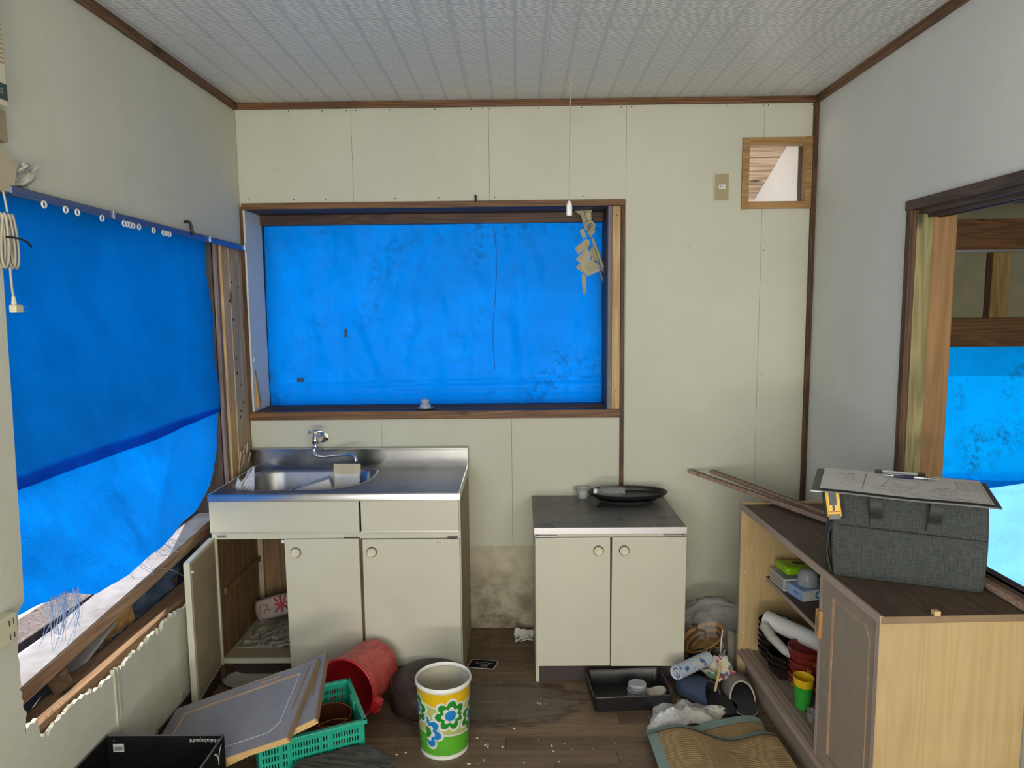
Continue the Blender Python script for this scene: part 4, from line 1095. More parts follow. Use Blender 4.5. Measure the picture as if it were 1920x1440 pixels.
obj('note_sheet', prism([(-.055, .0), (.050, .0), (.050, .118), (.010, .085), (-.030, .060)], lambda u, v, d: m2 @ Vector((u, v, d)), 0, .0012), 'paper', note)
obj('note_text', text_bm('bT', .026, m2 @ Matrix.Translation((-.018, .062, .0016)), .0001), 'pencil', note)
fs = thing('folded_paper', 'upright folded white sheets standing at the left front of the basin', 'paper', (-1.12, 2.80, .74))
for i, (a, b, c) in enumerate((((-1.150, 2.80, .775), (-1.075, 2.775, .775), (-1.093, 2.83, .872)), ((-1.150, 2.80, .775), (-1.093, 2.83, .872), (-1.128, 2.86, .855)),
                               ((-1.168, 2.80, .78), (-1.118, 2.765, .785), (-1.150, 2.80, .838)), ((-1.120, 2.835, .78), (-1.118, 2.83, .860), (-1.110, 2.82, .862)))):
    a, b, c = map(Vector, (a, b, c)); nrm = (b-a).cross(c-a).normalized()
    def f(u, v, a=a, b=b, c=c, nrm=nrm):
        p = a.lerp(b, u); return p.lerp(c, v*.98) + nrm*(.0035*sin(u*26)*(1-v))
    obj('sheet_leaf', sheet(f, 16, 4), 'paper', fs)
# inside the open cabinet
nw = single('newspaper', sheet(lambda u, v: Vector((-1.205+u*.30+.02*v, 2.80+v*.26, .107+.012*fbm(u*3, v*3, 1, 2)+.01*u)), 14, 14, thick=.006), 'newsprint', 'folded old newspaper on the floor of the open sink cabinet', 'newspaper')
rb = thing('rice_bag', 'pale plastic bag with red printed character inside the open sink cabinet', 'bag', (-1.09, 3.07, .13))
mr = frame(Vector((-1.10, 3.03, .185)), Vector((.95, -.02, .26)), Vector((-.2, .25, .9)))
def pillow(w, h, d, m, seed, n=14):
    bm = bmesh.new()
    for s in (1, -1):
        sheet(lambda u, v: m @ Vector(((u-.5)*w*(1-.12*(2*v-1)**2), (v-.5)*h*(1-.1*(2*u-1)**2), s*d*max(0, (1-(2*u-1)**2)*(1-(2*v-1)**2))**.3*(1+.25*fbm(u*4, v*4, seed, 2)))), n, n, bm)
    bmesh.ops.remove_doubles(bm, verts=bm.verts[:], dist=.0008)
    return bm
obj('bag_body', pillow(.21, .10, .03, mr, 2), 'ricebag', rb, smooth=60)
obj('bag_text', text_bm('米', .075, mr @ Matrix.Translation((.035, 0, .036)), .002), 'redink', rb)
for cx_, cy_, rr_ in ((-.05, .006, .020), (-.035, -.012, .012), (-.066, -.016, .009)):
    obj('bag_doodle', tube([mr @ Vector((cx_+rr_*cos(a), cy_+rr_*sin(a)*.8, .0335-.006*abs(cx_+.03)/.03)) for a in [q*.45 for q in range(10)]], .0016, 5), 'redfade', rb)

# ------------------------------------------------------------------ gas stand
gt = thing('gas_stand', 'low cream two door stove cabinet with a stained steel top', 'cabinet', (.352, 2.94, 0))
G0, G1 = .052, .653
obj('side_panel', B(G0+.004, G0+.018, SF+.010, 3.165, 0, .618), 'cream_edge', gt)
obj('side_panel', B(G1-.018, G1-.004, SF+.010, 3.165, 0, .618), 'cream_edge', gt)
obj('back_panel', B(G0+.018, G1-.018, 3.15, 3.158, 0, .618), 'ply', gt)
obj('bottom_panel', B(G0+.018, G1-.018, SF+.012, 3.15, .078, .094), 'plytan', gt)
obj('face_rail', B(G0+.018, G1-.018, SF+.004, SF+.02, .604, .620), 'cream_edge', gt)
obj('kickboard', B(G0+.010, G1-.010, 2.722, 2.737, 0, .078), 'kick', gt)
for x0, x1 in ((G0+.01, G0+.09), (G1-.09, G1-.01)): obj('hinge', B(x0, x1, SF-.006, SF+.006, .609, .615), 'steel_bowl', gt)
door(gt, G0+.006, .3535, .077, .607, .305, -.003); door(gt, .3565, G1-.004, .075, .607, .406, .005)
obj('steel_counter', B(G0, G1, SF-.006, 3.170, .622, .6455), 'gas_top', gt, bev=.001)
obj('front_edge', B(G0, G1, SF-.010, SF-.004, .621, .6465), 'alu', gt, bev=.001)
# on the gas stand
ov_ = thing('oval_tray', 'black oval tray holding a plastic bottle on the stove cabinet', 'tray', (.475, 3.055, .668))
obj('tray_body', lathe([(.60, 0), (.82, .003), (.94, .014), (1.0, .026), (.985, .029), (.93, .024), (.90, .012), (.80, .0065), (.01, .0065)], 56, Matrix.Diagonal((.178, .092, 1, 1)), cap1=True), 'black', ov_, world=False, smooth=40)
lo = single('dish', lathe([(.075, .6455), (.115, .650), (.132, .664), (.135, .668), (.128, .668), (.11, .656), (.01, .654)], 48, Matrix.Translation((.470, 3.050, 0)) @ Matrix.Diagonal((1, .62, 1, 1)), cap1=True), 'rubber', 'smaller black dish underneath the oval tray', 'dish', smooth=40)
bt = thing('plastic_bottle', 'small empty clear plastic bottle lying on the black oval tray', 'bottle', (.385, 3.03, .675))
mb = Matrix.Translation((.322, 3.036, .7005)) @ Matrix.Rotation(radians(-4), 4, 'Z') @ Matrix.Rotation(pi/2, 4, 'Y')
prof = [(.011, .015), (.011, .020), (.018, .030), (.0235, .038)]
for k in range(5):
    z = .040+k*.018; prof += [(.0245, z), (.0245, z+.011), (.0228, z+.0135), (.0228, z+.0155)]
prof += [(.0245, .132), (.0235, .137), (.012, .138)]
obj('bottle_body', lathe(prof, 28, mb, cap1=True, cap0=False), 'clear', bt, smooth=35)
obj('cap', lathe([(.0125, 0), (.013, .002), (.013, .013), (.0125, .015)], 24, mb, cap1=True), 'white_pl', bt, smooth=40)
single('plastic_cup', lathe([(.021, .6460), (.023, .6475), (.026, .667), (.034, .686), (.042, .689), (.0425, .691), (.034, .690), (.025, .668), (.0215, .650)], 32, Matrix.Translation((.283, 3.125, 0))), 'frost', 'small clear plastic cup behind the left end of the oval tray', 'cup', smooth=40)
single('foil_scrap', crump((.335, 2.965, .647), (1, .3, 0), (-.2, 1, .1), .035, .022, .010, 6), 'silver', 'small crumpled foil scrap in front of the oval tray', 'foil')
# ------------------------------------------------------------------ counter cabinet on the right
CT = thing('counter_cabinet', 'pale oak counter cabinet with a dark brown top and a grey brown sliding door', 'cabinet', (.906, 1.709, 0), (0, 0, radians(1.9)))
MC = Matrix.Translation(CT.location) @ Matrix.Rotation(radians(1.9), 4, 'Z')
def cl(*p): return MC @ Vector(p)
LN, DP, HT = 1.025, .385, .730
def cb_(name, x0, x1, y0, y1, z0, z1, m, bev=0, parent=None):
    return obj(name, B(x0, x1, y0, y1, z0, z1), m, parent or CT, world=False, bev=bev)
cb_('side_panel', 0, DP, 0, .018, 0, .712, 'oak', .001)
cb_('side_panel', 0, DP, LN-.018, LN, 0, .728, 'oak_dull', .001)
cb_('edge_band', -.0015, .0, 0, .018, 0, .712, 'pinkband')
cb_('edge_band', -.0015, .0, LN-.018, LN, 0, .726, 'pinkband')
cb_('back_panel', DP-.008, DP-.002, .018, LN-.018, .03, .712, 'oak_dull')
cb_('top_board', .004, DP+.004, -.002, LN-.018, .712, .729, 'topbrown')
cb_('top_edge', -.003, .005, -.003, LN-.004, .708, .7305, 'pinkband', .0015)
cb_('top_edge', .0, DP+.004, -.004, .0, .710, .7285, 'mdf_edge', .001)
cb_('back_upstand', DP-.01, DP+.006, LN-.30, LN-.01, .729, .742, 'oak_dull', .001)
cb_('far_upstand', .004, DP, LN-.018, LN-.004, .728, .736, 'oak_dull', .001)
cb_('bottom_shelf', .004, DP-.008, .018, LN-.018, .108, .124, 'brownprint')
cb_('bottom_lip', -.002, .052, .018, LN-.018, .112, .130, 'pinkband', .0015)
for x0 in (.010, .030): cb_('door_track', x0, x0+.006, .018, LN-.018, .130, .1335, 'brownprint')
cb_('track_block', .046, .062, .40, .66, .124, .128, 'mdf_edge')
cb_('kickboard', .030, .042, .018, LN-.018, 0, .112, 'brownprint')
cb_('middle_shelf', .105, DP-.008, .018, LN-.018, .418, .435, 'topbrown')
cb_('shelf_edge', .1035, .106, .018, LN-.018, .418, .435, 'pinkband')
# sliding door, grooved panel look
def grooved_door(parent, L, S, T, m, mats, hcut=None, world=False, M4=None, name='door'):
    """board L (local x) by S (local y), thickness T, routed rectangle and edge bands"""
    pass
dr = cb_('door', .006, .024, .020, .340, .1335, .706, 'brownprint', .0015)
cb_('door_edge', .005, .0245, .327, .3405, .1335, .706, 'pinkband', 0, dr)
gy0, gy1, gz0, gz1 = .055, .262, .178, .668
cb_('groove', .0052, .0062, gy1-.012, gy1, gz0, gz1, 'groove', 0, dr)
cb_('groove', .0050, .0062, gy0, gy0+.0035, gz0, gz1-.03, 'groove', 0, dr)
cb_('groove', .0050, .0062, gy0+.02, gy1, gz1-.0035, gz1, 'groove', 0, dr)
obj('groove', beam((.0056, gy0+.002, gz1-.03), (.0056, gy0+.022, gz1-.002), .0035, .0014, (1, 0, 0)), 'groove', dr, world=False)
cb_('groove', .0050, .0062, gy0, gy1, gz0, gz0+.006, 'alu', 0, dr)
bm = B(-.004, .008, .318, .346, .512, .598)
obj('door_handle', bm, 'orangewood', dr, world=False, bev=.004)
bm = prism([(.323+.011*cos(a) if False else .332-.009*cos(a), .555+.024*sin(a)) for a in [k*2*pi/20 for k in range(20)]], lambda u, v, d: Vector((d, u-.004, v)), -.0046, -.0036)
obj('handle_hollow', bm, 'mdf_edge', dr, world=False)
for z in (.20, .45, .62): obj('shelf_pin_hole', lathe([(.003, 0), (.002, .001)], 8, Matrix.Translation((.02, LN-.0185, z)) @ Matrix.Rotation(pi/2, 4, 'X'), cap1=True), 'white_pl', CT, world=False)

# inside, upper shelf
zs = .4365
t = thing('wrapped_packet', 'lime green plastic wrapped packet on a clear case in the cabinet', 'packet', cl(.17, .925, zs+.048), (0, radians(4), radians(8)))
obj('packet_body', B(-.045, .088, -.048, .048, 0, .032), 'lime', t, world=False, bev=.011, smooth=60)
obj('packet_print', text_bm('モヤ', .03, Matrix.Translation((.03, .0, .0345)), .0015), 'blackink', t, world=False)
cs = thing('plastic_case', 'clear rectangular plastic case on the upper cabinet shelf', 'case', cl(.165, .915, zs), (0, 0, radians(4)))
obj('case_shell', B(-.055, .085, -.06, .06, 0, .044), 'frost', cs, world=False, bev=.003)
for (x, y) in ((-.053, -.058), (.083, -.058), (-.053, .058), (.083, .058)): obj('case_edge', B(x-.002, x+.002, y-.002, y+.002, 0, .045), 'white_pl', cs, world=False)
for z in (.001, .043):
    for y in (-.059, .059): obj('case_edge', B(-.055, .085, y-.0015, y+.0015, z-.0015, z+.0015), 'white_pl', cs, world=False)
    obj('case_edge', B(-.0555, -.0535, -.06, .06, z-.0015, z+.0015), 'white_pl', cs, world=False)
obj('case_content', B(-.045, .075, -.05, .05, .004, .022), 'lidblue', cs, world=False)
bx = thing('cardboard_box', 'small pale blue box with a dark blue ring printed on its end', 'box', cl(.185, .808, zs), (0, 0, radians(14)))
obj('carton', B(-.055, .055, -.045, .045, 0, .040), 'bluebox', bx, world=False, bev=.001)
obj('end_label', B(-.0545, .0545, -.0457, -.0449, .001, .039), 'cardwhite', bx, world=False)
obj('ring_print', lathe([(.0085, 0), (.0150, 0), (.0150, .0006), (.0085, .0006), (.0085, 0)], 32, Matrix.Translation((.012, -.0455, .020)) @ Matrix.Rotation(pi/2, 4, 'X'), cap0=False), 'blue_ink', bx, world=False)
obj('side_text', text_bm('POLISH', .009, frame(Vector((-.0556, -.005, .022)), (0, -1, 0), (0, 0, 1)), .0004), 'blue_ink', bx, world=False)
jar = single('plastic_dome', lathe([(.036, 0), (.036, .012), (.034, .040), (.026, .052), (.012, .057), (.001, .058)], 32, Matrix.Translation(cl(.185, .815, zs+.0405)), cap0=False), 'frost', 'upturned cloudy plastic cup standing on the pale blue box', 'cup', smooth=45)
tq = single('small_carton', B(-.02, .05, -.03, .03, 0, .03, Matrix.Translation(cl(.245, .70, zs)) @ Matrix.Rotation(.2, 4, 'Z')), 'teal', 'teal carton beside the pale blue box behind the sliding door edge', 'box', bev=.001)
# inside, lower shelf: stacks of bowls
zb = .1245
bowl_prof = [(.022, 0), (.024, .002), (.023, .008), (.038, .016), (.054, .034), (.059, .056), (.0575, .057), (.052, .036), (.036, .020), (.001, .015)]
def bowl(label, m, mi, loc, group, s=1.0):
    t = thing('soup_bowl', label, 'bowl', loc, (0, 0, 0), group)
    obj('bowl_body', lathe([(r*s, z*s) for r, z in bowl_prof], 36, cap1=False), m, t, world=False, smooth=50)
    return t
ordn = ['lowest', 'second from the bottom', 'third from the bottom', 'fourth from the bottom', 'fifth from the bottom', 'topmost']
p0 = cl(.110, .905, zb)
b0 = bowl('black lacquer bowl, lowest of the black stack by the cabinet end', 'lacq_b', 'lacq_b', p0, 'far stack of black bowls', 1.12)
for i in range(1, 6): dup(b0, p0+Vector((0, 0, .0215*i)), label=f'black lacquer bowl, {ordn[i]} of the black stack by the cabinet end')
p0 = cl(.098, .795, zb)
b1 = bowl('red lined black bowl, lowest of the short middle stack', 'lacq_b', 'lacq_r', p0, 'middle stack of black bowls', 1.02)
for i in range(1, 3): dup(b1, p0+Vector((0, 0, .022*i)), label=f'red lined black bowl, {("second", "topmost")[i-1]} of the short middle stack')
p0 = cl(.135, .690, zb)
b2 = bowl('red lacquer bowl, lowest of the red stack in the cabinet', 'lacq_r', 'lacq_r', p0, 'stack of red bowls', 1.08)
bm = bmesh.new(); r = random.Random(9)
for a in (3.6, 4.3, 4.9):
    for k in range(7):
        aa = a+r.uniform(-.12, .12); z = r.uniform(.038, .054); rr = .0585*1.08
        q = Matrix.Translation((rr*cos(aa)*1.012, rr*sin(aa)*1.012, z)) @ Matrix.Rotation(aa, 4, 'Z') @ Matrix.Rotation(pi/2, 4, 'Y')
        lathe([(.003, 0), (.002, .0006)], 6, q, bm, cap1=True)
obj('gold_print', bm, 'gold', b2, world=False)
for i in range(1, 6): dup(b2, p0+Vector((.001*(-1)**i, 0, .0225*i)), (0, 0, i*.3), label=f'red lacquer bowl, {ordn[i]} of the red stack in the cabinet')
p0 = cl(.235, .80, zb)
b3 = bowl('black bowl, lowest of the stack at the back of the cabinet', 'lacq_b', 'lacq_b', p0, 'rear stack of black bowls', 1.1)
for i in range(1, 5): dup(b3, p0+Vector((0, 0, .022*i)), label=f'black bowl, {ordn[i]} of the stack at the back of the cabinet')
rl = thing('paper_roll', 'white paper roll lying across the bowl stacks in the cabinet', 'roll', cl(.14, .80, .30))
ra, rb2 = cl(.07, .90, .306), cl(.215, .66, .302)
d = (rb2-ra).normalized()
def roll_bm(a, b, R, r0, n=32):
    a, b = Vector(a), Vector(b); d = (b-a).normalized(); s = d.cross(Vector((0, 0, 1))).normalized(); m = Matrix((s, d.cross(s)*-1, d)).transposed().to_4x4(); m.translation = a; L = (b-a).length
    return lathe([(r0, .004), (R-.002, 0), (R, .002), (R, L-.002), (R-.002, L), (r0, L-.004), (r0, .004)], n, m, cap0=False)
obj('roll_body', roll_bm(ra, rb2, .032, .012), 'cardwhite', rl, smooth=40)
fan = single('paper_sleeve', tube([cl(.045, .855, .300), cl(.05, .80, .283), cl(.075, .73, .262), cl(.10, .69, .250)], [.019, .018, .016, .012], 10), 'paper_dirty', 'rolled grey green paper sleeve leaning into the red bowls', 'paper', smooth=50)
gc = lathe([(.023, 0), (.025, .002), (.031, .075), (.0325, .076), (.0335, .083), (.031, .083), (.029, .070), (.022, .004)], 28, Matrix.Translation(cl(.085, .600, zb)) @ Matrix.Diagonal((1, 1.12, 1, 1)))
single('plastic_cup', gc, 'green_pl', 'green plastic cup in front of the red bowls holding a yellow cup', 'cup', smooth=40)
yc = lathe([(.022, .030), (.029, .080), (.0325, .088), (.034, .112), (.032, .112), (.0275, .080), (.02, .034)], 28, Matrix.Translation(cl(.085, .600, zb)) @ Matrix.Diagonal((1, 1.12, 1, 1)))
single('plastic_cup', yc, 'yellow', 'yellow plastic cup nested in the green cup in the cabinet', 'cup', smooth=40)
single('plastic_cup', lathe([(.015, 0), (.019, .034), (.020, .035), (.0185, .034), (.014, .002)], 24, Matrix.Translation(cl(.078, .520, zb))), 'clear', 'tiny clear plastic cup on the cabinet floor before the green cup', 'cup', smooth=40)
bo = thing('sauce_bottle', 'small bottle with teal cap and red printed label behind the sliding door edge', 'bottle', cl(.125, .525, zb))
obj('bottle_body', lathe([(.024, 0), (.026, .003), (.026, .085), (.020, .098), (.012, .105)], 24, cap1=True), 'cardwhite', bo, world=False, smooth=40)
obj('label_band', lathe([(.0265, .060), (.0265, .080)], 24, cap0=False), 'redfade', bo, world=False)
for z in (.02, .035, .05): obj('label_line', lathe([(.0264, z), (.0264, z+.002)], 24, cap0=False), 'blue_ink', bo, world=False)
obj('cap', lathe([(.014, .105), (.014, .130), (.011, .134)], 20, cap1=True), 'teal', bo, world=False, smooth=40)

# ------------------------------------------------------------------ on the counter
zt = .7305
bgx, bgy = Vector((.911, 1.981, 0)), Vector((1.252, 1.846, 0))
ux = (bgy-bgx).normalized(); uy = Vector((-ux.y, ux.x, 0)); BW = (bgy-bgx).length
bgo = thing('tool_bag', 'charcoal fabric tool bag with two short strap handles standing on the counter', 'bag', tuple(bgx+Vector((0, 0, zt))), (0, 0, math.atan2(ux.y, ux.x)))
BH, BD = .252, .15
def bagpt(u, v, s):
    pass
bm = bmesh.new()
N = 20
def prof_bag(w0):
    pts = []
    return pts
secs = []
for k in range(13):
    t_ = k/12; z = BH*t_; bul = .006*sin(pi*t_); dd = BD*(1-.10*t_)
    secs.append([(x, y, z) for x, y in rrect(-.004-bul*1.6+.0*t_, BW+.002+bul*.8, -bul*.3+.006*t_, dd, (.018, .018, .010, .010), 3)])
loops(bm, secs)
bm.faces.new([v for v in bm.verts[:len(secs[0])]][::-1])
obj('bag_body', bm, 'bag', bgo, world=False, smooth=35)
obj('seam', tube([(.0, -.0005, .152), (BW*.3, -.0045, .149), (BW*.7, -.0045, .146), (BW+.002, -.0005, .143)], .0014, 6), 'webbing', bgo, world=False)
obj('side_gusset', sheet(lambda u, v: Vector((-.0075-.014*sin(pi*v)-.004*sin(pi*u), .012+u*(BD-.035), .005+v*(BH*.62))), 6, 12, thick=.003), 'webbing', bgo, world=False, smooth=60)
for xc in (.098, .243):
    w_ = .016
    def st(u, v, xc=xc):
        z = BH+.002-.098*v; y = -.006-.012*sin(pi*min(1, v*1.35))*(1 if v < .75 else max(0, (1-v)*4)) 
        return Vector((xc-w_+2*w_*u+.006*(v-.5)*(-1 if xc > .2 else 1), y, z))
    obj('strap', sheet(st, 3, 16, thick=.002), 'webbing', bgo, world=False, smooth=60)
    for q in ((xc-.012, .158, xc+.012, .178), (xc+.012, .158, xc-.012, .178)):
        obj('stitch', tube([(q[0], -.0075, q[1]), (q[2], -.0075, q[3])], .0008, 5), 'stickdark', bgo, world=False)
obj('carry_loop', sheet(lambda u, v: Vector((.135+u*.07, -.006-.010*sin(pi*u), BH+.003-.016*sin(pi*u)-v*.006)), 12, 2, thick=.002), 'webbing', bgo, world=False, smooth=60)
# clipboard with drawing sheet, resting on the bag
zc0 = zt+BH+.001
cA, cB, cD = Vector((.826, 1.964, 0)), Vector((1.226, 1.768, 0)), Vector((1.006, 2.205, 0))
cx = (cB-cA).normalized(); cy = Vector((-cx.y, cx.x, 0)); CW = .452; CDp = .292
MCB = frame(cA+Vector((0, 0, zc0)), cx, cy)
cbd = thing('clipboard', 'grey clipboard holding a white drawing sheet on top of the tool bag', 'clipboard', tuple(cA+Vector((0, 0, zc0))), (0, 0, math.atan2(cx.y, cx.x)))
wave = lambda x, y: .0
obj('board', sheet(lambda u, v: Vector((u*CW, v*CDp, .0052+.0012*sin(u*9)*(1-v)**3)), 40, 10, thick=.004), 'graph', cbd, world=False)
obj('board_corner', B(-.002, .028, -.002, .012, .001, .004), 'whiteink', cbd, world=False, bev=.001)
obj('drawing_sheet', sheet(lambda u, v: Vector((.022+u*(CW-.038), .006+v*(CDp-.012), .0105+.0012*sin((.022+u*(CW-.038))/CW*9)*(1-v)**3)), 40, 10), 'sheet', cbd, world=False)
bm = bmesh.new(); r = random.Random(4); zz = .0118
def ln(a, b, w=.0009): beam_in(bm, (a[0], a[1], zz), (b[0], b[1], zz), w, .0003)
def scrib(x0, y0, l, n, h=.006):
    px, py = x0, y0
    for i in range(n):
        qx = x0+l*(i+1)/n; qy = y0+r.uniform(-h, h)*.5
        if r.random() < .75: ln((px, py), (qx, qy), .0008)
        px, py = qx, qy
ln((.130, .045), (.140, .255), .0016); ln((.180, .095), (.200, .200)); ln((.200, .200), (.275, .195)); ln((.275, .195), (.270, .110)); ln((.180, .095), (.270, .110))
ln((.205, .120), (.260, .118)); ln((.235, .07), (.265, .12)); ln((.050, .215), (.105, .225)); ln((.105, .18), (.105, .225))
for i in range(9): scrib(r.uniform(.06, .11), .10+i*.016, .035, 7)
for i in range(7): scrib(.15+i*.012, r.uniform(.06, .17), .03, 7, .012)
for i in range(5): scrib(.20+i*.03, .050+r.uniform(-.01, .01), .025, 8, .009)
for i in range(6): scrib(.285+i*.008, .08+i*.012, .05, 9, .006)
scrib(.20, .028, .20, 50, .007); scrib(.25, .018, .18, 46, .006)
for i in range(8): scrib(.30+r.random()*.08, .04+.014*i, .02, 6, .01)
ln((.370, .235), (.430, .235)); ln((.430, .235), (.430, .020)); ln((.370, .235), (.370, .13)); ln((.370, .13), (.425, .13))
for i in range(8): scrib(.375, .142+i*.011, .022, 8, .004); scrib(.402, .142+i*.011, .022, 8, .004)
obj('pencil_drawing', bm, 'pencil', cbd, world=False)
cp_ = obj('clip_bar', tube([(.178, CDp-.012, .016), (.285, CDp-.012, .016)], .0035, 8), 'whiteink', cbd, world=False)
for x in (.174, .289): obj('clip_end', B(x-.010, x+.010, CDp-.022, CDp-.002, .007, .020), 'black', cp_, world=False, bev=.002)
pn = thing('pen', 'navy and silver mechanical pencil lying on the drawing sheet', 'pen', tuple(MCB @ Vector((.20, .225, .0165))), (0, 0, math.atan2(cx.y, cx.x)+radians(2)))
mp = Matrix.Rotation(pi/2, 4, 'Y')
def pen_part(nm, prof, m): return obj(nm, lathe(prof, 18, mp, cap1=True), m, pn, world=False, smooth=40)
pen_part('push_button', [(.0030, -.012), (.0034, -.010), (.0034, .004), (.0026, .005)], 'silver'); pen_part('collar', [(.0042, .005), (.0042, .012)], 'silver')
pen_part('barrel', [(.0046, .012), (.0049, .016), (.0049, .066)], 'penblue'); pen_part('grip', [(.0049, .066), (.0049, .100), (.0040, .104), (.0018, .122), (.0006, .128)], 'silver')
for x in (.092, .096, .100): pen_part('grip_ring', [(.0051, x), (.0051, x+.0012)], 'penblue')
obj('pocket_clip', B(.004, .040, -.0015, .0015, .0048, .0062), 'silver', pn, world=False)
tm = thing('tape_measure', 'yellow and black tape measure hooked under the clipboard corner', 'tape measure', (.905, 1.958, .915), (radians(-12), radians(-8), radians(-20)))
obj('case', B(-.030, .008, -.008, .045, -.005, .072), 'tapeyel', tm, world=False, bev=.005)
obj('grip_side', B(-.036, -.029, -.006, .043, -.008, .072), 'rubber', tm, world=False, bev=.003)
obj('grip_side', B(.007, .014, -.006, .043, -.008, .072), 'rubber', tm, world=False, bev=.003)
obj('front_label', B(-.021, -.001, -.0092, -.006, .030, .066), 'black', tm, world=False)
obj('lock_slot', B(-.014, -.008, -.0095, -.006, .014, .032), 'black', tm, world=False)
obj('red_line', B(-.026, .004, -.0090, -.006, .0100, .0120), 'redfade', tm, world=False)
obj('tape_hook', B(-.026, .004, -.012, .0, -.010, .004), 'graph', tm, world=False, bev=.001)
for a, b, nm, lab in (((.775, 3.160, .760), (1.100, 2.450, .744), .1, 'brown moulding stick nearest the cabinet front reaching to the back wall'),
                      ((.875, 3.160, .757), (1.136, 2.500, .744), .2, 'brown moulding stick lying behind its twin on the counter')):
    s = thing('moulding_stick', lab, 'stick', a, (0, 0, 0))
    obj('stick_body', beam(a, b, .026, .014), 'stick', s, bev=.002)
    a2, b2_ = Vector(a), Vector(b); sd = (b2_-a2).normalized().cross(Vector((0, 0, 1)))
    obj('stick_groove', beam(a2+sd*-.003+Vector((0, 0, .0068)), b2_+sd*-.003+Vector((0, 0, .0068)), .010, .001), 'stickdark', s)
single('wood_chip', B(1.040, 1.056, 1.708, 1.724, .7292, .741), 'edgeband', 'tiny pale wood block on the near edge of the counter', 'wood chip', bev=.001)
# ------------------------------------------------------------------ floor: waste bin with printed flowers
def bin_mat():
    t = NT('flower_printed_tin'); uv = t.tc('UV'); u, v, _ = t.sep(uv)
    W_ = .54      # circumference in metres
    x = t.mth('MULTIPLY', u, W_)
    white = (.66, .64, .58, 1); green = (.015, .22, .02, 1); blue = (.01, .20, .52, 1); lime = (.10, .40, .03, 1); pale = (.42, .47, .16, 1); yel = (.66, .42, .01, 1)
    def ge(a, b): return t.mth('GREATER_THAN', a, b)
    col = pale
    wv = t.mth('MULTIPLY', t.mth('SINE', t.mth('MULTIPLY', x, 26)), .010)
    lo = t.mth('ADD', .083, t.mth('MULTIPLY', t.mth('SINE', t.mth('MULTIPLY', x, 16)), .008))
    col = t.mix(t.mth('LESS_THAN', v, t.mth('ADD', lo, .006)), col, white)
    col = t.mix(t.mth('LESS_THAN', v, lo), col, lime)
    hi = t.mth('ADD', .187, wv)
    col = t.mix(ge(v, hi), col, white); col = t.mix(ge(v, t.mth('ADD', hi, .006)), col, yel)
    def flower(col, cx, cz, R, c_out, c_in, rot, half=0):
        dx = t.mth('SUBTRACT', x, cx); dz = t.mth('SUBTRACT', v, cz)
        d = t.mth('SQRT', t.mth('ADD', t.mth('MULTIPLY', dx, dx), t.mth('MULTIPLY', dz, dz)))
        a = t.mth('ARCTAN2', dz, dx)
        lob = t.mth('ABSOLUTE', t.mth('COSINE', t.mth('MULTIPLY', t.mth('ADD', a, rot), 3.5)))
        lob = t.mth('POWER', lob, .7)
        e = t.mth('ADD', t.mth('MULTIPLY', lob, .36), .64)
        cut = 1.0 if not half else t.mth('GREATER_THAN', dx, 0)
        def layer(col, k, c, ee, add=0):
            m_ = t.mth('LESS_THAN', d, t.mth('ADD', t.mth('MULTIPLY', ee, R*k), add))
            if half: m_ = t.mth('MULTIPLY', m_, cut)
            return t.mix(m_, col, c)
        col = layer(col, 1.0, white, e, .009); col = layer(col, 1.0, c_out, e); col = layer(col, .60, white, e, 0)
        return layer(col, .36, c_in, 1.0)
    col = flower(col, .180, .160, .052, green, blue, .35)
    col = flower(col, .093, .098, .056, blue, green, .2, 1)
    col = flower(col, .272, .128, .050, green, blue, .1)
    col = flower(col, .045, .165, .050, green, blue, .6)
    col = flower(col, .375, .155, .052, blue, green, .6); col = flower(col, .47, .12, .052, green, blue, .2)
    col = t.mix(t.mth('LESS_THAN', v, .016), col, white); col = t.mix(ge(v, .238), col, white)
    ring_ = t.ramp(t.noise(uv, 30, 3), [(.3, t.g(.9)), (.7, t.g(1.03))]); col = t.mix(1, col, ring_, 'MULTIPLY')
    return t.set(col, .32, 0, None, .5)
wb_ = thing('waste_bin', 'white waste bin printed with green and blue flowers standing on the floor', 'bin', (-.271, 2.292, 0), (0, 0, radians(-189)))
obj('bin_wall', lathe([(.0815, .006), (.083, .012), (.0925, .243)], 72, uv=True, cap0=False), bin_mat(), wb_, world=False, smooth=50)
obj('bin_inside', lathe([(.0800, .010), (.0910, .243)], 48), plain('cream_bin_inside', (.50, .46, .36, 1), .6, var=.2, vs=14, stain=(.32, .24, .14, 1), stain_amt=.6), wb_, world=False, smooth=50)
obj('bin_rim', lathe([(.0920, .238), (.0955, .240), (.0975, .247), (.0965, .254), (.0935, .257), (.0905, .253), (.0905, .245)], 60, cap0=False), 'white_pl', wb_, world=False, smooth=60)
obj('bin_foot', lathe([(.079, 0), (.0825, .001), (.0835, .006), (.0825, .012)], 60), 'white_pl', wb_, world=False, smooth=60)
